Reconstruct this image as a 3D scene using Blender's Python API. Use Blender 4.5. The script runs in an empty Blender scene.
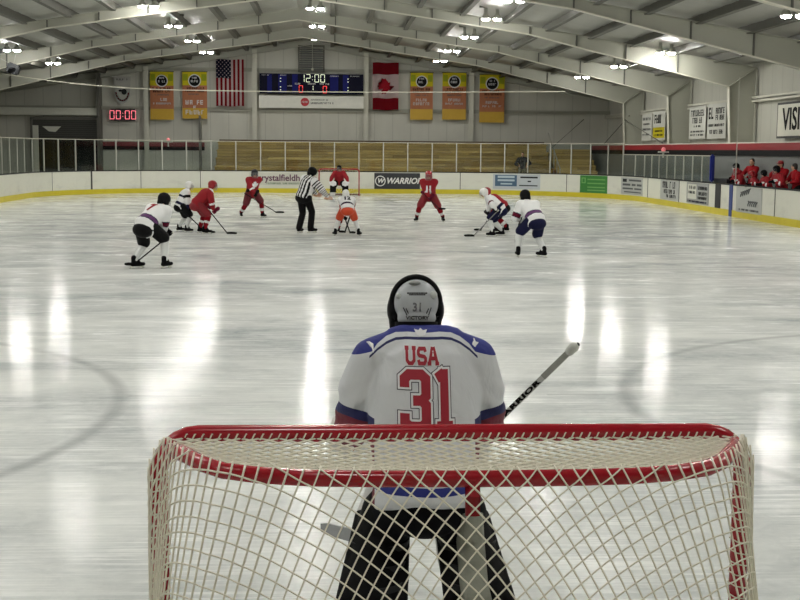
import bpy, bmesh, math, random
from mathutils import Vector, Matrix, Quaternion
from mathutils.bvhtree import BVHTree
random.seed(7)
PI = math.pi
sc = bpy.context.scene
COL = sc.collection
V = Vector
# ---------------------------------------------------------------- materials
def srgb(c):
    return tuple(((x/255)/12.92 if x/255 <= .04045 else (((x/255)+.055)/1.055)**2.4) for x in c) + (1,)
MATS = {}
def mat(name, rgb, rough=.6, metal=0, var=.08, scale=6, emit=0, alpha=1, bump=0, spec=.5):
    if name in MATS: return MATS[name]
    m = bpy.data.materials.new(name); m.use_nodes = True
    nt = m.node_tree; b = nt.nodes['Principled BSDF']
    col = srgb(rgb)
    b.inputs['Roughness'].default_value = rough
    b.inputs['Metallic'].default_value = metal
    b.inputs['Specular IOR Level'].default_value = spec
    if var > 0:
        tc = nt.nodes.new('ShaderNodeTexCoord'); nz = nt.nodes.new('ShaderNodeTexNoise')
        nz.inputs['Scale'].default_value = scale; nz.inputs['Detail'].default_value = 4
        nt.links.new(tc.outputs['Object'], nz.inputs['Vector'])
        mx = nt.nodes.new('ShaderNodeMix'); mx.data_type = 'RGBA'
        mx.inputs[6].default_value = tuple(max(0, c*(1-var)) for c in col[:3]) + (1,)
        mx.inputs[7].default_value = tuple(min(1, c*(1+var)) for c in col[:3]) + (1,)
        nt.links.new(nz.outputs['Fac'], mx.inputs[0]); nt.links.new(mx.outputs[2], b.inputs['Base Color'])
        if bump:
            bp = nt.nodes.new('ShaderNodeBump'); bp.inputs['Strength'].default_value = bump; bp.inputs['Distance'].default_value = .01
            nt.links.new(nz.outputs['Fac'], bp.inputs['Height']); nt.links.new(bp.outputs[0], b.inputs['Normal'])
    else:
        b.inputs['Base Color'].default_value = col
    if emit:
        b.inputs['Emission Color'].default_value = col; b.inputs['Emission Strength'].default_value = emit
    if alpha < 1:
        b.inputs['Alpha'].default_value = alpha
    MATS[name] = m
    return m

class NG:                       # tiny helper for node maths
    def __init__(s, nt): s.nt = nt
    def m(s, op, a, b=None, c=None):
        n = s.nt.nodes.new('ShaderNodeMath'); n.operation = op
        for i, v in enumerate((a, b, c)):
            if v is None: continue
            if isinstance(v, (int, float)): n.inputs[i].default_value = v
            else: s.nt.links.new(v, n.inputs[i])
        return n.outputs[0]
    def noise(s, vec, scale, detail=4, rough=.5, dist=0):
        n = s.nt.nodes.new('ShaderNodeTexNoise'); n.inputs['Scale'].default_value = scale
        n.inputs['Detail'].default_value = detail; n.inputs['Roughness'].default_value = rough
        n.inputs['Distortion'].default_value = dist
        s.nt.links.new(vec, n.inputs['Vector']); return n.outputs['Fac']
    def mapping(s, vec, scale=(1,1,1), rot=(0,0,0)):
        n = s.nt.nodes.new('ShaderNodeMapping'); n.inputs['Scale'].default_value = scale; n.inputs['Rotation'].default_value = rot
        s.nt.links.new(vec, n.inputs['Vector']); return n.outputs[0]
    def ramp(s, f, a, b):
        n = s.nt.nodes.new('ShaderNodeMapRange'); n.inputs[1].default_value = a; n.inputs[2].default_value = b
        s.nt.links.new(f, n.inputs[0]); return n.outputs[0]
    def mix(s, f, a, b):
        n = s.nt.nodes.new('ShaderNodeMix'); n.data_type = 'RGBA'
        for i, v in ((0, f), (6, a), (7, b)):
            if hasattr(v, 'links') or hasattr(v, 'is_linked'): s.nt.links.new(v, n.inputs[i])
            else: n.inputs[i].default_value = v
        return n.outputs[2]

def ice_material():
    m = bpy.data.materials.new('rink_ice'); m.use_nodes = True
    nt = m.node_tree; b = nt.nodes['Principled BSDF']; g = NG(nt)
    tc = nt.nodes.new('ShaderNodeTexCoord'); P = tc.outputs['Object']
    sp = nt.nodes.new('ShaderNodeSeparateXYZ'); nt.links.new(P, sp.inputs[0]); X, Y = sp.outputs[0], sp.outputs[1]
    big = g.ramp(g.noise(g.mapping(P, (.22, .55, 1)), 1.0, 7, .62, .6), .36, .64)       # wet and dry patches
    mid = g.ramp(g.noise(g.mapping(P, (.6, 1.6, 1), (0, 0, .15)), 1.0, 7, .68, 1.0), .38, .66)
    fine = g.ramp(g.noise(g.mapping(P, (4, 5, 1), (0, 0, -.3)), 1.0, 9, .78, 1.2), .40, .66)
    sc_ = None                                                                       # skate scratches
    for rot, s1, s2, th in ((.35, 26, .55, .61), (-.5, 22, .45, .615), (1.15, 24, .7, .61), (1.9, 20, .6, .615), (.05, 30, .7, .61), (2.6, 24, .5, .61), (1.5, 28, .8, .61)):
        n = g.noise(g.mapping(P, (s2, s1, 1), (0, 0, rot)), 1.0, 2, .4, .5)
        l = g.ramp(n, th, th+.05)
        sc_ = l if sc_ is None else g.m('MAXIMUM', sc_, l)
    brk = g.ramp(g.noise(P, 1.3, 5, .65), .40, .62)
    sc_ = g.m('MULTIPLY', sc_, brk)
    snow = g.m('MULTIPLY', g.m('MULTIPLY', g.ramp(g.noise(g.mapping(P, (.5, 1.9, 1)), 1.0, 8, .75, 1.2), .54, .68), .9), g.ramp(Y, 6, 24))
    base = g.mix(big, srgb((160, 166, 168)), srgb((224, 226, 222)))
    base = g.mix(g.m('MULTIPLY', mid, .45), base, srgb((224, 226, 221)))
    base = g.mix(g.m('MULTIPLY', fine, .34), base, srgb((236, 237, 233)))
    base = g.mix(g.m('MINIMUM', g.m('ADD', g.m('MULTIPLY', sc_, .55), snow), 1), base, srgb((247, 248, 245)))
    # faint grey paint below the ice: circles and lines
    lines = None
    def add(x):
        nonlocal lines
        lines = x if lines is None else g.m('MAXIMUM', lines, x)
    AX = g.m('ABSOLUTE', X)
    for cy in (6.1, 48.5):
        d = g.m('SQRT', g.m('ADD', g.m('POWER', g.m('SUBTRACT', AX, 6.7), 2), g.m('POWER', g.m('SUBTRACT', Y, cy), 2)))
        r = g.m('ABSOLUTE', g.m('SUBTRACT', d, 4.57))
        add(g.m('MULTIPLY', g.m('SUBTRACT', 1, g.ramp(r, .02, .10)), .9))
    seg = g.m('MULTIPLY', g.m('GREATER_THAN', AX, 1.5), g.m('LESS_THAN', AX, 2.2))
    add(g.m('MULTIPLY', g.m('MULTIPLY', g.m('LESS_THAN', g.m('ABSOLUTE', g.m('SUBTRACT', Y, 6.85)), .035), seg), .6))
    for y0, w, k in ((18.5, .05, .55), (36.2, .05, .4), (27.3, .06, .35)):
        add(g.m('MULTIPLY', g.m('LESS_THAN', g.m('ABSOLUTE', g.m('SUBTRACT', Y, y0)), w), k))
    fade = g.ramp(g.noise(P, .5, 3), .35, .6)
    lines = g.m('MULTIPLY', lines, g.m('ADD', g.m('MULTIPLY', fade, .5), .35))
    base = g.mix(g.m('MULTIPLY', lines, .55), base, srgb((118, 120, 124)))
    gl = g.m('LESS_THAN', g.m('ABSOLUTE', g.m('SUBTRACT', Y, 54.6)), .025)
    gl = g.m('MAXIMUM', gl, g.m('LESS_THAN', g.m('ABSOLUTE', Y), .025))
    base = g.mix(g.m('MULTIPLY', gl, .35), base, srgb((170, 60, 60)))
    nt.links.new(base, b.inputs['Base Color'])
    ro = g.m('ADD', g.m('ADD', .032, g.m('MULTIPLY', mid, .03)), g.m('ADD', g.m('MULTIPLY', sc_, .2), g.m('MULTIPLY', snow, .3)))
    nt.links.new(ro, b.inputs['Roughness'])
    b.inputs['Specular IOR Level'].default_value = .018; b.inputs['IOR'].default_value = 1.31
    h = g.m('ADD', g.m('MULTIPLY', fine, .5), g.m('ADD', g.m('MULTIPLY', sc_, .8), g.m('MULTIPLY', g.noise(P, 6, 5, .6), .8)))
    bp = nt.nodes.new('ShaderNodeBump'); bp.inputs['Strength'].default_value = .10; bp.inputs['Distance'].default_value = .0045
    nt.links.new(h, bp.inputs['Height']); nt.links.new(bp.outputs[0], b.inputs['Normal'])
    return m

def board_material():
    m = bpy.data.materials.new('scuffed_board'); m.use_nodes = True
    nt = m.node_tree; b = nt.nodes['Principled BSDF']; g = NG(nt)
    P = nt.nodes.new('ShaderNodeTexCoord').outputs['Object']
    a = g.ramp(g.noise(g.mapping(P, (1.2, 1.2, 3)), 1.0, 7, .7), .5, .72)
    sp = nt.nodes.new('ShaderNodeSeparateXYZ'); nt.links.new(P, sp.inputs[0])
    low = g.m('MULTIPLY', a, g.ramp(sp.outputs[2], .95, .25))
    nt.links.new(g.mix(g.m('MULTIPLY', low, .45), srgb((218, 218, 205)), srgb((160, 158, 150))), b.inputs['Base Color'])
    b.inputs['Roughness'].default_value = .35
    return m

def wood_material():
    m = bpy.data.materials.new('bleacher_wood'); m.use_nodes = True
    nt = m.node_tree; b = nt.nodes['Principled BSDF']; g = NG(nt)
    P = nt.nodes.new('ShaderNodeTexCoord').outputs['Object']
    sp = nt.nodes.new('ShaderNodeSeparateXYZ'); nt.links.new(P, sp.inputs[0])
    row = g.m('FLOOR', g.m('MULTIPLY', sp.outputs[2], 7.0))
    off = g.m('MULTIPLY', row, 2.37)
    pl = g.m('FLOOR', g.m('ADD', g.m('MULTIPLY', sp.outputs[0], .4), off))
    cb = nt.nodes.new('ShaderNodeCombineXYZ'); nt.links.new(row, cb.inputs[0]); nt.links.new(pl, cb.inputs[1])
    wn = nt.nodes.new('ShaderNodeTexWhiteNoise'); nt.links.new(cb.outputs[0], wn.inputs['Vector'])
    gr = g.ramp(g.noise(g.mapping(P, (.7, 1, 16)), 1.0, 6, .65, .5), .3, .7)
    f = g.m('ADD', g.m('MULTIPLY', wn.outputs['Value'], .65), g.m('MULTIPLY', gr, .35))
    c = g.mix(f, srgb((140, 112, 54)), srgb((216, 188, 112)))
    fr = g.m('FRACT', g.m('MULTIPLY', sp.outputs[2], 7.0))
    c = g.mix(g.m('MULTIPLY', g.m('LESS_THAN', fr, .10), .7), c, srgb((60, 44, 20)))
    nt.links.new(c, b.inputs['Base Color']); b.inputs['Roughness'].default_value = .5
    return m

def siding_material(name, rgb, axis, pitch=.3, depth=.5):
    m = bpy.data.materials.new(name); m.use_nodes = True
    nt = m.node_tree; b = nt.nodes['Principled BSDF']; g = NG(nt)
    P = nt.nodes.new('ShaderNodeTexCoord').outputs['Object']
    sp = nt.nodes.new('ShaderNodeSeparateXYZ'); nt.links.new(P, sp.inputs[0])
    fr = g.m('FRACT', g.m('DIVIDE', sp.outputs[axis], pitch))
    seam = g.m('LESS_THAN', fr, .05)
    dirt = g.ramp(g.noise(g.mapping(P, (1, 1, .35)), .9, 6, .65), .35, .7)
    c = srgb(rgb)
    dk = tuple(x*.80 for x in c[:3])+(1,)
    base = g.mix(g.m('MULTIPLY', dirt, .5), c, dk)
    base = g.mix(g.m('MULTIPLY', seam, .35), base, tuple(x*.5 for x in c[:3])+(1,))
    nt.links.new(base, b.inputs['Base Color']); b.inputs['Roughness'].default_value = .55
    bp = nt.nodes.new('ShaderNodeBump'); bp.inputs['Strength'].default_value = depth; bp.inputs['Distance'].default_value = .02
    nt.links.new(g.m('SUBTRACT', 1, seam), bp.inputs['Height']); nt.links.new(bp.outputs[0], b.inputs['Normal'])
    return m

# ---------------------------------------------------------------- objects
def tag(o, label=None, cat=None, group=None, kind=None):
    if label: o['label'] = label
    if cat: o['category'] = cat
    if group: o['group'] = group
    if kind: o['kind'] = kind
    return o
def empty(name, loc=(0,0,0), rz=0, scale=1):
    o = bpy.data.objects.new(name, None); COL.objects.link(o); o.location = loc; o.rotation_euler = (0,0,rz); o.scale = (scale,)*3
    o.empty_display_size = .1
    return o
def link(name, me, mats, parent=None, smooth=False):
    o = bpy.data.objects.new(name, me); COL.objects.link(o)
    if mats is not None and len(me.materials) == 0:
        for m in (mats if isinstance(mats, (list, tuple)) else [mats]): me.materials.append(m)
    if parent: o.parent = parent
    if smooth:
        for p in me.polygons: p.use_smooth = True
    return o
def obj(name, bm, mats, parent=None, smooth=False, loc=None):
    bmesh.ops.recalc_face_normals(bm, faces=bm.faces)
    me = bpy.data.meshes.new(name); bm.to_mesh(me); bm.free()
    o = link(name, me, mats, parent, smooth)
    if loc: o.location = loc
    return o
def copy_tree(o, parent=None):
    c = o.copy(); COL.objects.link(c)
    if parent: c.parent = parent
    for ch in list(o.children): copy_tree(ch, c)
    return c

def box(bm, a, b, M=None, mi=0):
    x0,y0,z0 = a; x1,y1,z1 = b
    vs = [bm.verts.new(M @ V(p) if M else V(p)) for p in ((x0,y0,z0),(x1,y0,z0),(x1,y1,z0),(x0,y1,z0),(x0,y0,z1),(x1,y0,z1),(x1,y1,z1),(x0,y1,z1))]
    for f in ((0,3,2,1),(4,5,6,7),(0,1,5,4),(1,2,6,5),(2,3,7,6),(3,0,4,7)):
        bm.faces.new([vs[i] for i in f]).material_index = mi
    return vs
def frame_of(d, up=V((0,0,1))):
    d = d.normalized()
    if abs(d.dot(up)) > .98: up = V((0,1,0))
    x = d.cross(up).normalized(); y = x.cross(d).normalized()
    return x, y, d
def rings(bm, rl, cap=True, mi=0):
    prev = None; first = None
    for r in rl:
        vs = [bm.verts.new(p) for p in r]
        if prev:
            n = len(vs)
            for i in range(n):
                bm.faces.new((prev[i], prev[(i+1)%n], vs[(i+1)%n], vs[i])).material_index = mi
        else: first = vs
        prev = vs
    if cap:
        bm.faces.new(list(reversed(first))).material_index = mi; bm.faces.new(prev).material_index = mi
def tube(bm, pts, r, seg=8, cap=True, mi=0, closed=False):
    pts = [V(p) for p in pts]; n = len(pts); rl = []; up = V((0,0,1))
    x = None
    for i, p in enumerate(pts):
        d = (pts[min(i+1,n-1)] - pts[max(i-1,0)]).normalized()
        if x is None: x, y, _ = frame_of(d)
        else:
            x = (x - d*x.dot(d)).normalized(); y = x.cross(d)*-1
            y = d.cross(x)
        rr = r[i] if isinstance(r, (list,tuple)) else r
        rl.append([p + (x*math.cos(2*PI*k/seg) + y*math.sin(2*PI*k/seg))*rr for k in range(seg)])
    rings(bm, rl, cap, mi)
def capsule(bm, p0, p1, r0, r1, seg=12, mi=0, flat=1, up=V((0,0,1))):
    p0 = V(p0); p1 = V(p1); d = p1-p0
    if d.length < 1e-5: d = V((0,0,1e-4))
    x, y, d = frame_of(d, up); rl = []
    for a in (80, 55, 30):
        a = math.radians(a); rl.append((p0 - d*r0*math.sin(a), r0*math.cos(a)))
    rl.append((p0, r0)); rl.append((p1, r1))
    for a in (30, 55, 80):
        a = math.radians(a); rl.append((p1 + d*r1*math.sin(a), r1*math.cos(a)))
    rings(bm, [[c + (x*math.cos(2*PI*k/seg) + y*flat*math.sin(2*PI*k/seg))*r for k in range(seg)] for c, r in rl], True, mi)
def ellipsoid(bm, c, rad, M=None, seg=14, mi=0):
    c = V(c); M = M or Matrix.Identity(3); rl = []
    for i in range(1, seg):
        t = PI*i/seg
        rl.append([c + M @ V((rad[0]*math.sin(t)*math.cos(2*PI*k/seg), rad[1]*math.sin(t)*math.sin(2*PI*k/seg), rad[2]*math.cos(t))) for k in range(seg)])
    rings(bm, rl, True, mi)
def lathe(bm, prof, c=(0,0,0), seg=16, mi=0, cap=True):
    c = V(c)
    rings(bm, [[c + V((r*math.cos(2*PI*k/seg), r*math.sin(2*PI*k/seg), z)) for k in range(seg)] for r, z in prof], cap, mi)
def fuse_mesh(bm, voxel, smooth=4, fac=.5):
    bmesh.ops.recalc_face_normals(bm, faces=bm.faces)
    me = bpy.data.meshes.new('tmp'); bm.to_mesh(me); bm.free()
    o = bpy.data.objects.new('tmp', me); COL.objects.link(o)
    r = o.modifiers.new('r', 'REMESH'); r.mode = 'VOXEL'; r.voxel_size = voxel
    if smooth:
        s = o.modifiers.new('s', 'SMOOTH'); s.iterations = smooth; s.factor = fac
    dg = bpy.context.evaluated_depsgraph_get(); dg.update()
    out = bpy.data.meshes.new_from_object(o.evaluated_get(dg))
    bpy.data.objects.remove(o); bpy.data.meshes.remove(me)
    for p in out.polygons: p.use_smooth = True
    return out
def fused(name, bm, voxel, mats, parent=None, smooth=4, fn=None, extra=None):
    me = fuse_mesh(bm, voxel, smooth)
    if extra:
        b2 = bmesh.new(); b2.from_mesh(me); k = len(b2.faces); extra(b2)
        b2.faces.ensure_lookup_table()
        for f in b2.faces[k:]: f.smooth = True
        b2.to_mesh(me); b2.free()
    mats = mats if isinstance(mats, (list, tuple)) else [mats]
    me.materials.clear()
    for m in mats: me.materials.append(m)
    if fn:
        for p in me.polygons: p.material_index = fn(V(p.center))
    me.name = name
    o = bpy.data.objects.new(name, me); COL.objects.link(o)
    if parent: o.parent = parent
    return o
def text_bm(s, size, extrude=.0, shear=0, space=1.0, bold=0.0):
    cu = bpy.data.curves.new('t', 'FONT'); cu.body = s; cu.size = size; cu.align_x = 'CENTER'; cu.align_y = 'CENTER'
    cu.extrude = extrude; cu.shear = shear; cu.space_character = space; cu.offset = bold; cu.resolution_u = 3
    o = bpy.data.objects.new('t', cu); COL.objects.link(o)
    dg = bpy.context.evaluated_depsgraph_get(); dg.update()
    me = bpy.data.meshes.new_from_object(o.evaluated_get(dg))
    bm = bmesh.new(); bm.from_mesh(me)
    bpy.data.objects.remove(o); bpy.data.curves.remove(cu); bpy.data.meshes.remove(me)
    return bm
def lettering(name, s, size, m, parent, pos, face='-Y', rz=0, shear=0, space=1, bold=0, sx=1):
    bm = text_bm(s, size, .004, shear, space, bold)
    R = Matrix.Rotation(PI/2, 4, 'X')
    if face == '-X': R = Matrix.Rotation(-PI/2, 4, 'Z') @ R
    bmesh.ops.transform(bm, matrix=Matrix.Translation(pos) @ Matrix.Rotation(rz, 4, 'Z') @ R @ Matrix.Diagonal((sx,1,1,1)), verts=bm.verts)
    return obj(name, bm, m, parent)
def sevenseg(name, s, h, m, parent, pos, w=.03, k=1.0):
    segs = {'0':'abcdef','1':'bc','2':'abged'}; bm = bmesh.new(); dw = h*.52*k; adv = h*.80*k
    n = sum(.45 if c == ':' else 1 for c in s); x = pos[0] - n*adv/2; t = w/2
    for c in s:
        a = adv*(.45 if c == ':' else 1); cx = x + a/2; z = pos[2]; y = pos[1]
        if c == ':':
            pass
        else:
            for g_ in segs[c]:
                x0, x1, z0, z1 = {'a':(-dw/2,dw/2,h/2-t,h/2+t),'d':(-dw/2,dw/2,-h/2-t,-h/2+t),'g':(-dw/2,dw/2,-t,t),'b':(dw/2-t,dw/2+t,.02,h/2-.01),'c':(dw/2-t,dw/2+t,-h/2+.01,-.02),
                                  'f':(-dw/2-t,-dw/2+t,.02,h/2-.01),'e':(-dw/2-t,-dw/2+t,-h/2+.01,-.02)}[g_]
                box(bm, (cx+x0, y-.008, z+z0), (cx+x1, y, z+z1))
        if c == ':':
            for dz in (-.2, .2):
                b2 = bmesh.new(); box(b2, (cx-t, y-.008, z+dz*h-t), (cx+t, y, z+dz*h+t)); obj('colon_dot', b2, m, parent)
        else: obj(name, bm, m, parent)
        bm = bmesh.new(); x += a
    bm.free()
def disc(bm, c, r, normal='-Y', seg=24, t=.006, r_in=0, mi=0):
    c = V(c)
    ax = {'-Y': (V((1,0,0)), V((0,0,1)), V((0,-1,0))), '-X': (V((0,-1,0)), V((0,0,1)), V((-1,0,0)))}[normal]
    def ring(rr, off): return [bm.verts.new(c + ax[0]*rr*math.cos(2*PI*k/seg) + ax[1]*rr*math.sin(2*PI*k/seg) + ax[2]*off) for k in range(seg)]
    o0 = ring(r, 0); o1 = ring(r, t)
    for k in range(seg): bm.faces.new((o0[k], o0[(k+1)%seg], o1[(k+1)%seg], o1[k])).material_index = mi
    if r_in:
        i1 = ring(r_in, t); i0 = ring(r_in, 0)
        for k in range(seg):
            bm.faces.new((o1[k], o1[(k+1)%seg], i1[(k+1)%seg], i1[k])).material_index = mi
            bm.faces.new((i1[k], i1[(k+1)%seg], i0[(k+1)%seg], i0[k])).material_index = mi
    else: bm.faces.new(o1).material_index = mi

# ---------------------------------------------------------------- shared materials
M_white = mat('painted_white', (205,205,192), .5)
M_steel = mat('pale_grey_paint', (160,160,147), .55, var=.06, scale=1.2)
M_steel_dk = mat('dark_grey_steel', (96,95,88), .6)  # dark grey steel for purlins, posts and rods
M_red = mat('red_paint', (158,18,34), .22, var=.06)
M_black = mat('black', (9,9,11), .7, var=.2, spec=.15)
M_dark = mat('dark_grey', (34,36,38), .6, spec=.25)
M_yellow = mat('yellow_kickplate', (206,190,40), .4, var=.14, scale=3)
M_blue = mat('blue_pad', (18,34,120), .5)
M_alu = mat('post_metal', (188,188,178), .4, .3)
M_skin = mat('skin', (196,150,122), .55)
M_eye = mat('eye', (30,22,18), .3, var=0)
M_lip = mat('lips', (150,84,76), .5, var=0)
M_hair = mat('dark_hair', (30,22,18), .6)
M_blade = mat('skate_steel', (190,192,196), .25, .9)
M_jw = mat('jersey_white', (226,226,226), .75, var=.04, scale=14)
M_jr = mat('jersey_red', (142,12,26), .85, var=.1, scale=10)
M_navy = mat('cloth_navy', (20,22,54), .8, spec=.15)
M_purple = mat('cloth_purple', (84,36,92), .7)
M_maroon = mat('cloth_maroon', (92,16,40), .8, spec=.15)
M_orange = mat('cloth_orange', (196,66,30), .7)
M_hw = mat('helmet_white', (224,224,220), .3, var=.03)
M_hr = mat('helmet_red', (150,20,30), .3)
M_blackcloth = mat('black_cloth', (9,9,12), .85, var=.3, spec=.12)
M_sockw = mat('sock_white', (214,216,214), .8)
M_sockr = mat('sock_red', (122,12,26), .85, spec=.15)
M_cage = mat('cage_wire', (150,150,150), .4, .6)
M_glass = None
def glass_material():
    m = bpy.data.materials.new('rink_glass'); m.use_nodes = True
    nt = m.node_tree; nt.nodes.clear()
    out = nt.nodes.new('ShaderNodeOutputMaterial'); mx = nt.nodes.new('ShaderNodeMixShader')
    tr = nt.nodes.new('ShaderNodeBsdfTransparent'); tr.inputs[0].default_value = (.86,.90,.88,1)
    gl = nt.nodes.new('ShaderNodeBsdfGlossy'); gl.inputs['Roughness'].default_value = .06
    nz = nt.nodes.new('ShaderNodeTexNoise'); nz.inputs['Scale'].default_value = 2
    mr = nt.nodes.new('ShaderNodeMapRange'); mr.inputs[3].default_value = .03; mr.inputs[4].default_value = .09
    nt.links.new(nz.outputs['Fac'], mr.inputs[0]); nt.links.new(mr.outputs[0], mx.inputs[0])
    nt.links.new(tr.outputs[0], mx.inputs[1]); nt.links.new(gl.outputs[0], mx.inputs[2]); nt.links.new(mx.outputs[0], out.inputs[0])
    return m
M_glass = glass_material()

# ================================================================ THE BUILDING
XR, XL, RID = 15.1, -18.7, -1.8
YB, YN = 66.0, -9.0
EAVE, RZ = 5.35, 8.14
def roof_z(x): return RZ - (RZ-EAVE)*abs(x-RID)/(XR-RID)

bm = bmesh.new(); box(bm, (XL, YN, -.3), (XR, YB, -.02))
tag(obj('floor', bm, mat('concrete', (96,96,92), .8, scale=2)), 'grey concrete floor around the ice', 'floor', kind='structure')

# ice outline (rounded rectangle) and boards
HW, Y0, Y1, CR = 13.0, -3.35, 58.0, 8.5
def rink(off=0, n=14):
    pts = []
    hw, y0, y1, r = HW+off, Y0-off, Y1+off, CR+off
    for cx, cy, a0 in ((hw-r, y1-r, 0), (-hw+r, y1-r, 90), (-hw+r, y0+r, 180), (hw-r, y0+r, 270)):
        for k in range(n+1):
            a = math.radians(a0 + 90*k/n); pts.append((cx + r*math.cos(a), cy + r*math.sin(a)))
    return pts
bm = bmesh.new(); vs = [bm.verts.new((x, y, 0)) for x, y in rink(.02)]; f = bm.faces.new(vs)
r_ = bmesh.ops.extrude_face_region(bm, geom=[f]); bmesh.ops.translate(bm, vec=(0,0,-.02), verts=[e for e in r_['geom'] if isinstance(e, bmesh.types.BMVert)])
tag(obj('floor_ice', bm, ice_material()), 'scratched grey white sheet of ice', 'ice', kind='structure')

def wall_prism(name, y0, y1, m, label):
    bm = bmesh.new()
    P = [(XL,-.3),(XR,-.3),(XR,EAVE+.2),(RID,RZ+.2),(XL,EAVE+.2)]
    a = [bm.verts.new((x,y0,z)) for x,z in P]; b = [bm.verts.new((x,y1,z)) for x,z in P]
    bm.faces.new(a); bm.faces.new(b)
    for i in range(5): bm.faces.new((a[i],a[(i+1)%5],b[(i+1)%5],b[i]))
    o = obj(name, bm, m); tag(o, label, 'wall', kind='structure'); return o
W_wall = siding_material('wall_liner_x', (190,189,178), 0, 1.0, .3)
W_side = siding_material('wall_liner_y', (184,183,172), 1, 1.0, .3)
wall_back = wall_prism('wall_back', YB, YB+.2, W_wall, 'pale grey gabled end wall behind the bleachers')
wall_near = wall_prism('wall_front', YN-.2, YN, W_wall, 'pale grey gabled wall behind the viewer')
bm = bmesh.new(); box(bm, (XR, YN, -.3), (XR+.2, YB, EAVE+.1))
wall_right = tag(obj('wall_right', bm, W_side), 'pale grey side wall behind the players bench', 'wall', kind='structure')
bm = bmesh.new(); box(bm, (XL-.2, YN, -.3), (XL, YB, EAVE+.1))
wall_left = tag(obj('wall_left', bm, W_side), 'pale grey side wall on the left', 'wall', kind='structure')

# ceiling: sagging insulation between purlins
M_roof = mat('roof_insulation', (162,162,154), .45, var=.16, scale=1.6, bump=.5)
bm = bmesh.new()
ny = 160
for sgn, xe in ((1, XR), (-1, XL)):
    nx = 11*8
    grid = []
    for i in range(nx+1):
        x = RID + (xe-RID)*i/nx; row = []
        t = (i % 8)/8
        sag = .10*math.sin(PI*t)
        for j in range(ny+1):
            y = YN + (YB-YN)*j/ny
            row.append(bm.verts.new((x, y, roof_z(x) + .04 - sag + .012*math.sin(y*5.1 + i))))
        grid.append(row)
    for i in range(nx):
        for j in range(ny):
            bm.faces.new((grid[i][j], grid[i+1][j], grid[i+1][j+1], grid[i][j+1]))
ceiling = tag(obj('ceiling', bm, M_roof, smooth=True), 'grey insulated gable roof with dark purlins', 'ceiling', kind='structure')
bm = bmesh.new()
for sgn, xe in ((1, XR+.3), (-1, XL-.3)):
    z0, z1 = RZ+.3, RZ+.3 - (RZ-EAVE)*abs(xe-RID)/(XR-RID)
    a = [bm.verts.new(p) for p in ((RID,YN-.2,z0),(xe,YN-.2,z1),(xe,YB+.2,z1),(RID,YB+.2,z0),(RID,YN-.2,z0+.1),(xe,YN-.2,z1+.1),(xe,YB+.2,z1+.1),(RID,YB+.2,z0+.1))]
    for f in ((0,1,2,3),(4,5,6,7),(0,1,5,4),(2,3,7,6),(0,3,7,4),(1,2,6,5)): bm.faces.new([a[i] for i in f])
obj('roof_sheet', bm, M_steel_dk, ceiling)
for sgn, xe in ((1, XR), (-1, XL)):
    for i in range(1, 11):
        x = RID + (xe-RID)*i/11; bm = bmesh.new(); z = roof_z(x)
        box(bm, (x-.03, YN, z-.24), (x+.03, YB, z+.05)); box(bm, (x-.15, YN, z-.24), (x-.03, YB, z-.21))
        obj('purlin', bm, M_steel_dk, ceiling)

# steel frames
FY = [58.0, 49.8, 41.5, 33.3, 25.1, 16.9, 8.7]
order = ['first', 'second', 'third', 'fourth', 'fifth', 'sixth', 'seventh']
def plate(bm, pts, y, t):
    a = [bm.verts.new((x,y-t/2,z)) for x,z in pts]; b = [bm.verts.new((x,y+t/2,z)) for x,z in pts]
    bm.faces.new(a); bm.faces.new(b); n = len(pts)
    for i in range(n): bm.faces.new((a[i],a[(i+1)%n],b[(i+1)%n],b[i]))
def flange(bm, p, q, y, w, t, mi=0):
    d = V((q[0]-p[0],0,q[1]-p[1])).normalized(); n = V((-d.z,0,d.x))*t/2; w = V((0,w/2,0))
    vs = []
    for P in (V((p[0],y,p[1])), V((q[0],y,q[1]))):
        for s in ((-1,-1),(1,-1),(1,1),(-1,1)): vs.append(bm.verts.new(P + n*s[1] + w*s[0]))
    for f in ((0,1,2,3),(7,6,5,4),(0,1,5,4),(1,2,6,5),(2,3,7,6),(3,0,4,7)): bm.faces.new([vs[i] for i in f]).material_index = mi
def bot(u):                 # underside of the rafter as function of distance from the ridge
    if u < 8.5: return 7.5 - .146*u
    return 6.26 - (u-8.5)/(15.8-8.5)*1.76
M_stiff = mat('stiffener_grey', (84,84,78), .6)
M_fl = mat('pale_flange', (205,203,188), .4, var=.05)
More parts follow.
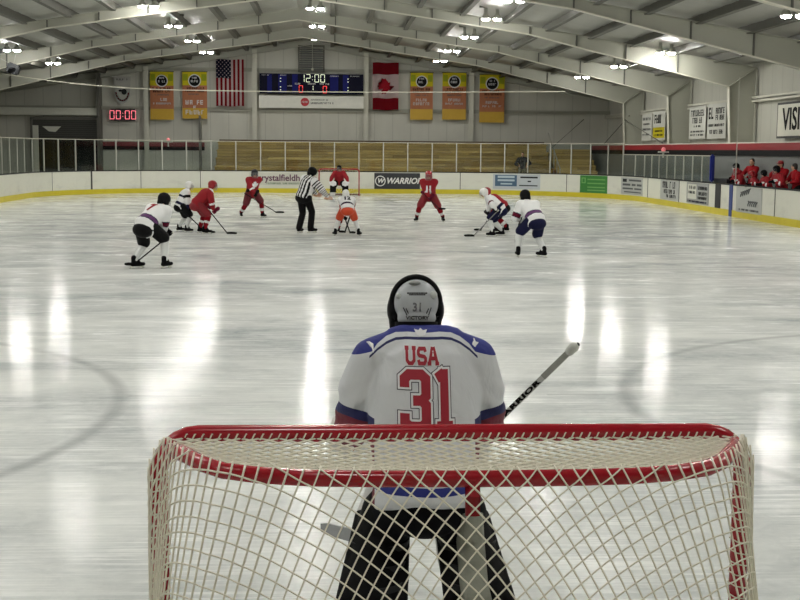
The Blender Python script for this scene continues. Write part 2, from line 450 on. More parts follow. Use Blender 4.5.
for fi, y in enumerate(FY):
    root = empty('roof_frame', (0,y,0))
    tag(root, f'pale grey steel roof frame with stiffeners, {order[fi]} from the far end wall' if fi < 4 else f'pale grey steel roof frame overhead nearer the viewer, {order[fi]} from the end wall', 'roof frame')
    for s in (1, -1):
        X = lambda u: RID + s*u
        top = lambda u: roof_z(X(u)) - .19
        bm = bmesh.new()
        plate(bm, [(X(0),bot(0)),(X(8.5),bot(8.5)),(X(15.8),4.5),(X(16.8),top(16.8)),(X(0),top(0))], 0, .02)
        flange(bm, (X(0),bot(0)), (X(8.5),bot(8.5)), 0, .22, .03, 1); flange(bm, (X(8.5),bot(8.5)), (X(15.8),4.5), 0, .22, .03, 1)
        flange(bm, (X(0),top(0)), (X(16.8),top(16.8)), 0, .22, .03)
        r = obj('rafter', bm, [M_steel, M_fl], root)
        for u in (1.6, 3.3, 5, 6.7, 8.5, 10.2, 12, 13.9):
            bm = bmesh.new(); box(bm, (X(u)-.02,-.09,bot(u)), (X(u)+.02,.09,top(u)))
            obj('stiffener', bm, M_stiff, r)
        bm = bmesh.new()
        plate(bm, [(X(16.8),-.02),(X(16.8),top(16.8)),(X(15.8),4.5),(X(16.05),-.02)], 0, .02)
        flange(bm, (X(15.8),4.5), (X(16.05),-.02), 0, .24, .03, 1); flange(bm, (X(16.8),-.02), (X(16.8),top(16.8)), 0, .24, .03)
        flange(bm, (X(15.8),4.5), (X(16.8),top(16.8)), 0, .2, .03)
        obj('column', bm, [M_steel, M_fl], root)

# end wall columns, girts, rake beam: parts of the back wall
for x in (-10.4, -4.53, 1.54, 7.34):
    bm = bmesh.new(); h = roof_z(x)-.2
    box(bm, (x-.13,65.62,0), (x+.13,65.65,h)); box(bm, (x-.012,65.65,0), (x+.012,66,h)); box(bm, (x-.13,65.97,0), (x+.13,66,h))
    obj('wall_column', bm, mat('end_column', (186,185,172), .5), wall_back)
for z in (4.27, 6.4):
    bm = bmesh.new(); x0, x1 = (XL, XR) if z < 5 else (-10.5, 7.4)
    box(bm, (x0,65.8,z-.02), (x1,66,z+.02)); box(bm, (x0,65.8,z-.1), (x1,65.83,z+.1))
    obj('girt', bm, M_steel, wall_back)
for s in (1,-1):
    bm = bmesh.new(); u1 = 16.8
    plate(bm, [(RID, RZ-.42),(RID+s*u1, roof_z(RID+s*u1)-.42),(RID+s*u1, roof_z(RID+s*u1)-.12),(RID, RZ-.12)], 65.7, .03)
    flange(bm, (RID, RZ-.42), (RID+s*u1, roof_z(RID+s*u1)-.42), 65.7, .26, .03)
    obj('rake_beam', bm, M_steel, wall_back)
for s, x0, x1, m in ((0,-12.9,-7.3,mat('dull_red_band',(112,24,34),.5)),):
    bm = bmesh.new(); box(bm, (x0,65.93,2.22), (x1,66,2.46)); obj('wall_band', bm, m, wall_back)
    bm = bmesh.new(); box(bm, (x0,65.93,2.02), (x1,66,2.22)); obj('wall_band', bm, M_black, wall_back)
bm = bmesh.new(); box(bm, (-12.98,65.2,0), (-12.82,66,6.1)); obj('corner_post', bm, M_steel_dk, wall_back)
bm = bmesh.new(); box(bm, (-18.6,65.4,3.85), (-12.98,65.9,4.25)); obj('header_beam', bm, M_white, wall_back)
bm = bmesh.new(); box(bm, (-7.55,65.4,0), (-7.43,65.8,3.9)); obj('pipe_post', bm, M_steel_dk, wall_back)
# dark roll-up doorway
door = empty('door_1', (-14.8,65.85,0)); tag(door, 'wide dark doorway with a half open roller shutter left of the end wall', 'door', kind='structure')
bm = bmesh.new(); box(bm, (-1.75,-.02,0), (1.75,.1,3.6)); obj('door_opening', bm, mat('unlit_interior', (20,21,22), .9, spec=.1), door)  # flat panel, darkness of the unlit interior painted in its colour
bm = bmesh.new()
for x in (-1.85, 1.75): box(bm, (x,-.15,0), (x+.12,.05,3.7))
box(bm, (-1.85,-.15,3.6), (1.87,.05,3.75)); obj('door_frame', bm, M_steel_dk, door)
bm = bmesh.new()
for k in range(9): box(bm, (-1.73,-.1,2.6+k*.11), (1.73,-.04,2.6+k*.11+.1))
obj('shutter', bm, mat('shutter_grey', (66,66,62), .6), door)
bm = bmesh.new(); box(bm, (-1.72,-.14,.1), (-1.42,-.1,3.3)); obj('door_edge', bm, M_white, door)
bm = bmesh.new(); vs=[bm.verts.new(p) for p in ((-1.2,-.14,3.25),(-.2,-.14,3.25),(-.5,-.14,2.95),(-.85,-.14,2.98),(-1.2,-.11,3.25),(-.2,-.11,3.25),(-.5,-.11,2.95),(-.85,-.11,2.98))]
for f in ((0,1,2,3),(4,5,6,7),(0,1,5,4),(1,2,6,5),(2,3,7,6),(3,0,4,7)): bm.faces.new([vs[i] for i in f])
obj('white_shape', bm, M_white, door)  # plain white shape in front of the dark panel

# right wall: band, sill, lower panel, girts
bm = bmesh.new(); box(bm, (14.06,YN,2.22), (14.2,YB-.4,2.45)); obj('wall_band', bm, mat('red_band', (140,18,32), .45), wall_right)
bm = bmesh.new(); box(bm, (14.05,YN,2.02), (14.2,YB-.4,2.22)); obj('wall_band', bm, M_black, wall_right)
bm = bmesh.new(); box(bm, (14.08,YN,2.45), (15.1,YB-.4,2.49)); obj('wall_ledge', bm, mat('pale_ledge',(206,204,192),.5), wall_right)
bm = bmesh.new(); box(bm, (14.1,YN,0), (14.2,YB-.4,2.45)); obj('lower_wall_panel', bm, mat('grey_lower_panel', (112,114,112), .6), wall_right)
for z in (4.05,):
    bm = bmesh.new(); box(bm, (14.88,YN,z-.02), (15.1,YB,z+.02)); box(bm, (14.88,YN,z-.1), (14.91,YB,z+.1)); obj('girt', bm, mat('pale_girt',(196,194,180),.5), wall_right)
bm = bmesh.new(); tube(bm, [(14.1,58.0,3.7),(14.8,53.4,2.55)], .03, 6); tube(bm, [(11.6,65.6,2.1),(13.6,65.6,3.9)], .03, 6)
tube(bm, [(14.3,57.9,3.9),(14.8,65.6,2.6)], .03, 6)
obj('brace_rod', bm, M_steel_dk, wall_right)

# ---------------------------------------------------------------- boards, glass
boards = empty('rink_boards', (0,0,0)); tag(boards, 'white scuffed rink boards with a yellow kick plate around the ice', 'rink boards', kind=None)
def band(name, o0, o1, z0, z1, m, parent, gaps=()):
    bm = bmesh.new(); a = rink(o0, 24); b = rink(o1, 24); n = len(a)
    A = [[bm.verts.new((x,y,z)) for x,y in p] for p, z in ((a,z0),(b,z0),(b,z1),(a,z1))]
    for i in range(n):
        j = (i+1) % n
        for k in range(4): bm.faces.new((A[k][i], A[k][j], A[(k+1)%4][j], A[(k+1)%4][i]))
    return obj(name, bm, m, parent)
band('board_panel', 0, .12, 0, 1.04, board_material(), boards)
band('kick_plate', -.015, .0, 0.0, .22, M_yellow, boards)
band('cap_rail', -.02, .2, 1.04, 1.08, M_dark, boards)
def on_wall(y, x=None): return y
# seams in the boards
seams = bmesh.new()
M_seam = mat('seam_dark', (60,60,56), .7)
def rink_pt(s_ang_or_x, side): pass
for y in (33.4, 36.1, 43.9, 48.7): box(seams, (12.985, y-.012, .2), (13.0, y+.012, 1.04))
obj('panel_seam', seams, M_seam, boards)
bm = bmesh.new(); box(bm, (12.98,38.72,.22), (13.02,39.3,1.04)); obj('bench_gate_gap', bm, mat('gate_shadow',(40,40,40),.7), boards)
bm = bmesh.new(); box(bm, (12.97,37.42,0), (13.01,37.72,1.06)); obj('blue_line_stripe', bm, mat('blue_stripe', (32,58,128), .4), boards)
# glass: posts every 1.2 m along the far end, corners and part of the sides
glass = empty('rink_glass', (0,0,0)); tag(glass, 'clear glass panes between thin pale posts above the boards', 'rink glass')
def path_glass():
    # walk from the right side (y=40.1) round the far end to the left side (y=36)
    P = []
    r = CR+.09; hw = HW+.09; y1 = Y1+.09
    L1 = (y1-r) - 40.1
    total = L1 + PI/2*r + 2*(hw-r) + PI/2*r + ((y1-r)-36)
    n = int(total/1.2)
    for i in range(n+1):
        s = i*1.2
        if s < L1: P.append((hw, 40.1+s)); continue
        s -= L1
        if s < PI/2*r: a = s/r; P.append((hw-r+r*math.cos(a), y1-r+r*math.sin(a))); continue
        s -= PI/2*r
        if s < 2*(hw-r): P.append((hw-r-s, y1)); continue
        s -= 2*(hw-r)
        if s < PI/2*r: a = PI/2+s/r; P.append((-hw+r+r*math.cos(a), y1-r+r*math.sin(a))); continue
        s -= PI/2*r; P.append((-hw, y1-r-s))
    return P
GP = path_glass()
for i, (x, y) in enumerate(GP):
    zt = 2.5 if not (x > 12.9) else 2.02
    bm = bmesh.new(); box(bm, (-.025,-.025,1.08), (.025,.025,zt)); o = obj('glass_post', bm, M_alu, glass, loc=(x,y,0))
    if i+1 < len(GP):
        x2, y2 = GP[i+1]; o.rotation_euler.z = math.atan2(y2-y, x2-x)
        bm = bmesh.new(); d = V((x2-x,y2-y,0)); L = d.length; box(bm, (.025,-.006,1.08), (L-.025,.006,zt-.02))
        g_ = obj('glass_pane', bm, M_glass, glass, loc=(x,y,0)); g_.rotation_euler.z = math.atan2(y2-y, x2-x)
        bm = bmesh.new(); box(bm, (0,-.02,zt-.03), (L,.02,zt)); g_ = obj('glass_top_rail', bm, mat('rail_metal',(186,184,168),.4), glass, loc=(x,y,0)); g_.rotation_euler.z = math.atan2(y2-y, x2-x)
bm = bmesh.new(); box(bm, (13.0,40.18,1.09), (13.16,40.0,2.06))
bmesh.ops.bevel(bm, geom=bm.edges, offset=.05, segments=2, affect='EDGES')
tag(obj('blue_pad', bm, M_blue), 'tall dark blue foam pad at the glass end beside the bench', 'pad')
bm = bmesh.new(); tube(bm, [(13.1,37.5,1.08),(13.1,37.5,4.6)], .02, 6)
tag(obj('net_pole', bm, M_alu), 'thin pale pole rising from the boards at the blue stripe', 'pole')

# ---------------------------------------------------------------- adverts on the boards
def panel_end(name, x0, x1, z0, z1, m, label, cat='advert'):
    o = empty(name, ((x0+x1)/2, 57.98, (z0+z1)/2)); tag(o, label, cat)
    w, h = (x1-x0)/2, (z1-z0)/2
    bm = bmesh.new(); box(bm, (-w,-.012,-h), (w,.01,h)); obj('backing', bm, m, o)
    return o
def bars(parent, m, rows, normal='-Y', name='printed_line', off=-.018):
    for (x0, x1, z, h) in rows:
        bm = bmesh.new(); x = x0; rr = random.Random(int(abs(x0*977+z*131)*10))
        while x < x1:
            w = h*rr.uniform(.45,.7); e = min(x+w, x1); st_ = h*.2
            if rr.random() > .14 and e-x > st_:
                R_ = [(x, x+st_, z-h/2, z+h/2)]
                if rr.random() > .45: R_.append((e-st_, e, z-h/2, z+h/2))
                k = rr.random()
                if k > .3: R_.append((x, e, z+h/2-st_, z+h/2))
                if k < .6: R_.append((x, e, z-h/2, z-h/2+st_))
                if .2 < k < .8: R_.append((x, e, z-st_/2, z+st_/2))
                for xa, xb, za, zb in R_:
                    if normal == '-Y': box(bm, (xa,off,za), (xb,off+.004,zb))
                    else: box(bm, (off,-xb,za), (off+.004,-xa,zb))
            x += w*1.4
        if len(bm.verts): obj(name, bm, m, parent)
        else: bm.free()
a = panel_end('advert_sign', 1.75, 4.0, .22, 1.0, mat('charcoal_print', (40,42,46), .4), 'charcoal advert panel with round emblem and white WARRIOR lettering')
lettering('lettering', 'WARRIOR', .40, M_hw, a, (.32,-.02,0), shear=.3, bold=.012, sx=.95)
bm = bmesh.new(); disc(bm, (-.83,-.012,0), .26, r_in=.215); obj('emblem_ring', bm, M_hw, a)
lettering('emblem_letter', 'W', .3, M_hw, a, (-.83,-.02,0), shear=.3, bold=.012)
a = panel_end('advert_lettering', -4.35, -.9, .38, .98, M_white, 'white advert with purple and blue crystalfieldhouse lettering')
lettering('lettering', 'crystalfieldhouse', .44, mat('plum_ink', (86,34,70), .5), a, (.12,-.02,.04), bold=.008, sx=.98)
bars(a, mat('green_ink', (96,130,96), .5), [(-.9,1.2,-.22,.08)])
def on_curve(a_deg):      # frame on the far right corner arc
    r = CR-.01; a = math.radians(a_deg); return V((HW-CR+r*math.cos(a), Y1-CR+r*math.sin(a), 0)), a
def curved_panel(name, a0, a1, z0, z1, m, parent=None, thick=.014, off=0):
    bm = bmesh.new(); n = 8; A = []
    for k in range(n+1):
        a = math.radians(a0 + (a1-a0)*k/n)
        for rr in (CR-.001-off, CR-thick-off):
            for z in (z0, z1): A.append(bm.verts.new((HW-CR+rr*math.cos(a), Y1-CR+rr*math.sin(a), z)))
    for k in range(n):
        i = k*4; j = i+4
        for q in ((i,i+1,j+1,j),(i+2,i+3,j+3,j+2),(i,i+2,j+2,j),(i+1,i+3,j+3,j+1)): bm.faces.new([A[t] for t in q])
    for i in (0, n*4): bm.faces.new([A[i],A[i+1],A[i+3],A[i+2]])
    return obj(name, bm, m, parent)
gp = empty('advert_sign', (0,0,0)); tag(gp, 'bright green advert panel on the right corner of the boards', 'advert')
curved_panel('backing', 24.6, 37.0, .22, 1.02, mat('green_print', (52,124,48), .4), gp)
for k, z in enumerate((.84,.66,.48,.34)): curved_panel('printed_line', 25.6, 33.8, z-.02, z+.03, mat('light_green_ink', (112,168,92), .5), gp, .004, .016)
curved_panel('emblem', 34.6, 36.3, .66, .92, mat('light_green_ink', (112,168,92), .5), gp, .004, .016)
curved_panel('emblem', 35.0, 35.9, .70, .88, mat('green_print', (52,124,48), .4), gp, .004, .021)

bp2 = empty('advert_sign', (0,0,0)); tag(bp2, 'pale grey and blue advert panel on the boards left of the green one', 'advert')
curved_panel('backing', 52.5, 69.0, .28, 1.0, mat('pale_blue_print', (186,192,196), .4), bp2)
curved_panel('text_box', 60.8, 68.3, .42, .96, mat('slate_blue', (70,98,124), .4), bp2, .004, .016)
for a0, a1, z0, z1 in ((61.6,67.4,.82,.92),(61.6,67.4,.66,.75),(62.4,66.4,.50,.57)): curved_panel('printed_line', a0, a1, z0, z1, mat('pale_ink',(180,196,204),.5), bp2, .004, .022)
for a0, a1, z0, z1 in ((53.4,59.6,.82,.90),(55.8,57,.64,.70),(53.4,60,.44,.49)): curved_panel('printed_line', a0, a1, z0, z1, M_dark, bp2, .004, .016)
for k, a_ in enumerate((42.5, 80.0, 102.0, 121.0, 146.0)):
    curved_panel('panel_seam', a_-.12, a_+.12, .2, 1.04, M_seam if False else mat('seam_dark', (60,60,56), .7), boards, .006) if a_ < 90 else None
def left_curved(name, a0, a1, z0, z1, m, parent):
    o = curved_panel(name, a0, a1, z0, z1, m, parent, .008)
    for v in o.data.vertices: v.co.x = -v.co.x
    return o
for a_, w_ in ((36.5,.35),(55,.1),(75,.1),(18,.1)): left_curved('panel_seam', a_-w_, a_+w_, .2, 1.04, mat('seam_dark', (60,60,56), .7), boards)
def panel_side(y0, y1, z0, z1, m, label, x=12.99, name='advert_sign', cat='advert'):
    o = empty(name, (x,(y0+y1)/2,(z0+z1)/2)); tag(o, label, cat)
    w, h = abs(y1-y0)/2, (z1-z0)/2
    bm = bmesh.new(); box(bm, (-.012,-w,-h), (.01,w,h)); obj('backing', bm, m, o)
    return o
M_sg = mat('silver_print', (176,178,174), .4); M_ink = mat('grey_ink', (72,74,76), .5)
a = empty('advert_sign', (0,0,0)); tag(a, 'silver grey advert panel just right of the green one', 'advert')
curved_panel('backing', .5, 17, .26, 1.0, M_sg, a)
for a0, a1, z0, z1, m_ in ((13.5,16,.8,.94,M_dark),(2,12,.84,.92,M_ink),(1.5,6,.64,.73,M_ink),(7,10,.64,.73,M_ink),(11,16,.64,.73,M_ink),(1.5,8,.48,.55,M_ink),(9,16,.48,.55,M_ink),(2,15,.34,.39,M_ink)): curved_panel('printed_line', a0, a1, z0, z1, m_, a, .004, .016)
a = panel_side(43.9, 46.6, .26, 1.02, M_sg, 'silver grey advert panel with large script, left of the blue footed one')
bars(a, M_dark, [(-1.0,1.1,.2,.26),(-.8,.9,-.06,.16),(-.4,1.1,-.24,.12)], '-X')
a = panel_side(40.1, 42.8, .26, 1.02, mat('mid_grey_print', (150,152,150), .4), 'grey advert panel with white box, nearest the bench gate')
bm = bmesh.new(); box(bm, (-.02,.1,-.22), (-.012,1.2,.32)); obj('white_box', bm, M_white, a)
bars(a, M_ink, [(-1.1,-.2,.2,.12),(-1.1,-.2,.02,.1)], '-X', off=-.026); bars(a, M_dark, [(.1,1.2,.2,.12),(.1,1.2,0,.12),(.1,1.2,-.16,.1)], '-X'); bars(a, M_navy, [(-1.2,1.2,-.31,.06)], '-X')
a = panel_side(34.55, 37.0, .2, 1.02, M_sg, 'silver grey advert panel with slanted script beside the blue stripe')
def squiggle(parent, y0, y1, z, h, n, rise=.1, r=.012):
    bm = bmesh.new(); k = n*14
    tube(bm, [(-.02, -(y0+(y1-y0)*i/k + .5*h*math.sin(2*PI*i/14)*.5 + .25*h*math.sin(2*PI*i/14+1.2)), z + rise*i/k + h*.5*(math.cos(2*PI*i/14))*(.65+.35*math.sin(i*.9))) for i in range(k+1)], r, 5)
    obj('script_mark', bm, M_ink, parent)
squiggle(a, -.8, .15, .16, .22, 5, .14); squiggle(a, -.05, .85, -.1, .2, 5, 0)
bars(a, M_ink, [(-.9,1.0,-.32,.06)], '-X')

# ---------------------------------------------------------------- end wall decorations
def wall_panel(name, x0, x1, z0, z1, m, label, cat, y=65.6, t=.05):
    o = empty(name, ((x0+x1)/2, y, (z0+z1)/2)); tag(o, label, cat)
    w, h = (x1-x0)/2, (z1-z0)/2
    bm = bmesh.new(); box(bm, (-w,-t,-h), (w,0,h)); obj('board' if t > .04 else 'cloth', bm, m, o)
    return o, w, h
o, w, h = wall_panel('scoreboard', -4.25, 1.38, 5.12, 6.2, mat('scoreboard_navy', (8,10,34), .7, spec=.15), 'dark blue scoreboard showing 12:00 above the bleachers', 'scoreboard', 65.6, .2)
for x0, x1 in ((-1.8,-1.35),(-1.05,-.75),(1.0,1.45),(1.7,2.0),(-2.4,-2.15)):
    bm = bmesh.new(); box(bm, (x0,-.212,-h+.06), (x1,-.2,h-.05)); obj('blue_panel', bm, mat('royal_panel', (16,22,96), .6, spec=.15), o)
M_led = mat('led_white', (226,236,206), .4, var=0, emit=.8); M_ledr = mat('led_red', (240,60,60), .4, var=0, emit=.9)
sevenseg('clock_digit', '12:00', .40, M_led, o, (.05,-.215,.30))
sevenseg('score_digit', '0', .36, M_ledr, o, (-.58,-.215,-.28)); sevenseg('score_digit', '0', .36, M_ledr, o, (.72,-.215,-.30))
sevenseg('period_digit', '1', .24, M_led, o, (.02,-.215,-.22))
M_lab = mat('label_white', (196,198,200), .5)
bars(o, M_lab, [(-.9,-.45,.0,.09),(-.25,.25,.0,.07),(.45,.95,.0,.09),(-.22,.22,-.42,.06),(-1.75,-1.35,.45,.06),(1.0,1.5,.42,.06),(-2.7,-2.3,.45,.05),(2.1,2.6,.43,.05),(-1.3,-1.05,-.12,.06)], off=-.222)
for x in (-1.68, 1.98):
    for z in (.28,.12,-.18,-.34):
        bm = bmesh.new(); box(bm, (x-.03,-.226,z-.02), (x+.03,-.213,z+.02)); obj('indicator_light', bm, M_led, o)
o, w, h = wall_panel('sponsor_board', -4.3, 1.4, 4.36, 5.02, mat('sponsor_white', (214,214,206), .45), 'long white sponsor board with red disc under the scoreboard', 'sign')
bm = bmesh.new(); disc(bm, (-.35,-.05,0), .23); obj('red_disc', bm, mat('disc_red', (176,30,44), .5), o)
bars(o, M_lab, [(-.52,-.18,0,.1)], off=-.064); bars(o, M_ink, [(-.02,.9,.12,.07),(-.02,1.2,-.06,.1)], off=-.056)
# flags
def flag(name, x, z, w, h, mats, fn, label, nu=52, nv=52):
    bm = bmesh.new(); g = []
    for i in range(nu+1):
        g.append([bm.verts.new(((i/nu-.5)*w*(1+.0*j), -.04-.035*math.sin(i/nu*14+j/nv*2)*(j/nv*.7+.3), -(j/nv)*h + .02*math.sin(i/nu*9))) for j in range(nv+1)])
    for i in range(nu):
        for j in range(nv):
            f = bm.faces.new((g[i][j],g[i+1][j],g[i+1][j+1],g[i][j+1])); f.material_index = fn((i+.5)/nu, (j+.5)/nv); f.smooth = True
    bmesh.ops.solidify(bm, geom=bm.faces, thickness=.004)
    me = bpy.data.meshes.new('cloth'); bm.to_mesh(me); bm.free()
    root = empty(name, (x,65.55,z)); tag(root, label, 'flag')
    link('cloth', me, mats, root)
    bm = bmesh.new(); tube(bm, [(-w/2-.05,-.03,.03),(w/2+.05,-.03,.03)], .02, 6); obj('hanging_rod', bm, M_alu, root)
    return root
M_fr = mat('flag_red', (132,14,30), .8, spec=.15); M_fw = mat('flag_white', (206,186,186), .8); M_fb = mat('flag_blue', (18,20,42), .8, spec=.15)
def usf(u, v):
    if u < .54 and v < .40:
        a = (u/.54*8) ; b = (v/.40*9)
        du, dv = (a % 1)-.5, (b % 1)-.5
        return 1 if (du*du+dv*dv) < .09 and (int(a)+int(b)) % 2 == 0 else 2
    return 0 if int(u*13) % 2 == 0 else 1
flag('us_flag', -5.85, 6.92, 1.5, 2.5, [M_fr, M_fw, M_fb], usf, 'american stars and stripes flag hanging vertically left of the scoreboard', 104, 90)
def caf(u, v): return 0 if v < .25 or v > .75 else 1
cf = flag('canadian_flag', 2.6, 6.85, 1.42, 2.55, [M_fr, M_fw, M_fb], caf, 'red and white canadian maple leaf flag hanging right of the scoreboard')
leaf = [(0,.5),(.08,.36),(.2,.42),(.15,.14),(.28,.28),(.31,.2),(.46,.23),(.4,.08),(.46,.03),(.2,-.17),(.23,-.27),(.02,-.23),(.02,-.48)]
leaf = leaf + [(-x,y) for x,y in reversed(leaf[1:])]
bm = bmesh.new(); L1 = [bm.verts.new((-y*.95,-.085,-1.27+x*.95)) for x,y in leaf]; L2 = [bm.verts.new((-y*.95,-.078,-1.27+x*.95)) for x,y in leaf]
bm.faces.new(L1); bm.faces.new(L2)
for i in range(len(leaf)): bm.faces.new((L1[i],L1[(i+1)%len(leaf)],L2[(i+1)%len(leaf)],L2[i]))
bmesh.ops.triangulate(bm, faces=bm.faces[:]); obj('maple_leaf', bm, M_fr, cf)
# banners
M_by = mat('banner_yellow', (184,170,22), .7, spec=.2); M_bg = mat('banner_green', (132,142,22), .7, spec=.2); M_bo = mat('banner_orange', (158,98,64), .7, var=.2)
M_bgold = mat('banner_gold', (186,150,40), .6)
BN = [(-10.16,-8.9,6.23,3.66,0,'narrow yellow and orange banner, leftmost of all the wall banners'),
      (-8.43,-7.1,6.25,3.73,1,'yellow and orange banner with bold white letters, just left of the american flag'),
      (3.96,5.2,6.34,3.79,0,'yellow and orange banner just right of the canadian flag'),
      (5.72,7.03,6.36,3.81,2,'yellow and orange banner left of the right wall column, middle one of three'),
      (7.77,9.15,6.28,3.67,3,'yellow and orange banner right of the wall column, rightmost of all')]
for x0,x1,z1,z0,kd,lab in BN:
    y = 65.58
    root = empty('sponsor_banner', ((x0+x1)/2, y, (z0+z1)/2)); tag(root, lab, 'banner')
    w, h = (x1-x0)/2, (z1-z0)/2
    bm = bmesh.new()
    for za, zb, mi in ((.42,1,0),(-.55,.42,2),(-1,-.55,3)): box(bm, (-w,-.02,za*h), (w,0,zb*h), mi=mi)
    for sx in (-1,1): box(bm, (sx*w*.75-w*.2,-.022,h*.62), (sx*w*.75+w*.2,-.018,h*.9), mi=1)
    obj('cloth', bm, [M_by, M_bg, M_bo, M_bgold], root)
    bm = bmesh.new(); disc(bm, (0,-.022,h*.62), w*.52); obj('emblem_disc', bm, M_lab, root)
    bm = bmesh.new(); disc(bm, (0,-.028,h*.62), w*.44); obj('emblem_disc', bm, M_black, root)
    bars(root, M_lab, [(-w*.3,w*.3,h*.6,.12),(-w*.2,w*.2,h*.74,.1)], off=-.04)
    bars(root, M_black, [(-w*.8,w*.8,h*.3,.12),(-w*.75,w*.75,h*.18,.12)], off=-.03)
    bars(root, M_ink, [(-w*.6,w*.6,h*.04,.08)], off=-.03)
    if kd == 1: bars(root, M_lab, [(-w*.75,w*.75,-h*.3,.24),(-w*.12,w*.12,-h*.5,.14),(-w*.75,w*.75,-h*.72,.24)], off=-.03)
    else: bars(root, M_lab, [(-w*.5,w*.5,-h*.16,.15),(-w*.75,w*.75,-h*.32,.16 if kd == 0 and x0 > 0 else .1)], off=-.03)
    bm = bmesh.new(); tube(bm, [(-w-.03,-.02,h),(w+.03,-.02,h)], .02, 6); obj('hanging_rod', bm, M_dark, root)
# little pennant and red clock
bm = bmesh.new()
pen = [(-.47,.75),(.47,.75),(.42,-.3),(.25,-.6),(0,-.75),(-.25,-.6),(-.42,-.3)]
A_ = [bm.verts.new((x,-.03,z)) for x,z in pen]; B_ = [bm.verts.new((x,0,z)) for x,z in pen]
bm.faces.new(A_); bm.faces.new(B_)
for i in range(7): bm.faces.new((A_[i],A_[(i+1)%7],B_[(i+1)%7],B_[i]))
pn = empty('shield_pennant', (-11.68,65.75,5.22)); tag(pn, 'small grey shield shaped pennant above the red clock', 'pennant')
obj('cloth', bm, mat('pennant_grey', (168,166,160), .6), pn)
bars(pn, M_ink, [(-.3,.3,.58,.1)], off=-.036)
bm = bmesh.new()
for k in range(9):
    a0 = PI + PI*k/9; a1 = PI + PI*(k+.9)/9
    P_ = [(.38*math.cos(a0),.5*math.sin(a0)-.1),(.38*math.cos(a1),.5*math.sin(a1)-.1),(.29*math.cos(a1),.41*math.sin(a1)-.1),(.29*math.cos(a0),.41*math.sin(a0)-.1)]
    bm.faces.new([bm.verts.new((x,-.036,z)) for x,z in P_])
bmesh.ops.solidify(bm, geom=bm.faces, thickness=.004); obj('red_border', bm, mat('pennant_red',(128,34,44),.6), pn)
bm = bmesh.new(); ellipsoid(bm, (.1,-.03,-.08), (.14,.012,.16)); ellipsoid(bm, (-.1,-.03,-.02), (.1,.012,.06)); obj('emblem', bm, M_dark, pn)
ck = empty('digital_clock', (-11.65,65.72,3.9)); tag(ck, 'small black digital clock with red 00:00 on the left of the end wall', 'clock')
bm = bmesh.new(); box(bm, (-.66,-.12,-.32), (.66,0,.32)); obj('case', bm, mat('clock_case',(30,12,16),.4), ck)
sevenseg('clock_digit', '00:00', .44, mat('clock_red', (255,120,134), .4, var=0, emit=1.0), ck, (0,-.125,0), .035, .95)
# gable louvre
lv = empty('louvre_vent', (-1.45,65.75,7.0)); tag(lv, 'grey slatted louvre vent high in the gable above the scoreboard', 'vent')
bm = bmesh.new()
for a_, b_ in (((-.72,-.1,-.7),(-.64,0,.75)),((.64,-.1,-.7),(.72,0,.75)),((-.72,-.1,-.7),(.72,0,-.62)),((-.72,-.1,.67),(.72,0,.75))): box(bm, a_, b_)
obj('frame', bm, M_steel_dk, lv)
for k in range(11):
    bm = bmesh.new(); box(bm, (-.64,-.07,-.01), (.64,.03,.01), Matrix.Translation((0,-.02,-.56+k*.12)) @ Matrix.Rotation(-.7,4,'X')); obj('slat', bm, mat('slat_grey',(120,122,120),.5), lv)
bm = bmesh.new(); tube(bm, [(-1.4,65.4,7.9),(-1.38,65.4,6.5)], .015, 5); ellipsoid(bm, (-1.38,65.4,6.44), (.07,.07,.09))
tag(obj('pull_cord', bm, M_white), 'white cord with a knob hanging in front of the louvre', 'cord')

# right wall signs
def sign_right(y0, y1, z0, z1, m, label):
    o = panel_side(y0, y1, z0, z1, m, label, 14.86, 'wall_sign', 'sign'); return o, abs(y1-y0)/2, (z1-z0)/2
M_sgn = mat('sign_white', (196,196,188), .5)
s_, w, h = sign_right(55.6, 57.5, 2.68, 3.95, M_sgn, 'white wall sign with small rows of text, farthest on the side wall')
bars(s_, M_ink, [(-w*.8,w*.8,.4,.14),(-w*.7,w*.7,.15,.08),(-w*.8,w*.8,-.1,.1),(-w*.8,w*.6,-.35,.08)], '-X')
s_, w, h = sign_right(53.2, 55.4, 2.68, 4.0, M_sgn, 'white wall sign with a yellow lower block')
bm = bmesh.new(); box(bm, (-.018,-w*.95,-h*.85), (-.012,w*.95,-h*.1)); obj('yellow_block', bm, M_by, s_)
bars(s_, M_dark, [(-w*.7,w*.7,.32,.4),(-w*.6,w*.6,-.24,.08),(-w*.7,w*.7,-.42,.08)], '-X', off=-.024)
s_, w, h = sign_right(46.95, 49.3, 2.68, 4.02, M_sgn, 'white wall sign with dark script, left of the pair past the second column')
bars(s_, M_dark, [(-w*.8,w*.8,.4,.26),(-w*.6,w*.8,.1,.24),(-w*.4,w*.4,-.14,.08),(-w*.8,w*.8,-.36,.07),(-w*.8,w*.8,-.5,.08)], '-X')
s_, w, h = sign_right(44.3, 46.7, 2.68, 4.05, M_sgn, 'white wall sign with a large dark letter, right of the pair past the second column')
bars(s_, M_black, [(-w*.85,-w*.3,.32,.46),(-w*.1,w*.85,.4,.24),(-w*.1,w*.8,.14,.2),(-w*.85,w*.85,-.16,.1),(-w*.85,w*.85,-.42,.16)], '-X')
s_, w, h = sign_right(33.9, 38.7, 2.62, 3.82, mat('sign_black', (30,30,32), .5), 'large VISITOR sign with black letters on white beside the bench')
bm = bmesh.new(); box(bm, (-.02,-w*.965,-h*.88), (-.012,w*.965,h*.88)); obj('white_face', bm, mat('visitor_white', (206,204,190), .5), s_)
lettering('lettering', 'VISITOR', 1.02, M_black, s_, (-.026,-.0,0), '-X', bold=.02, sx=1.0)

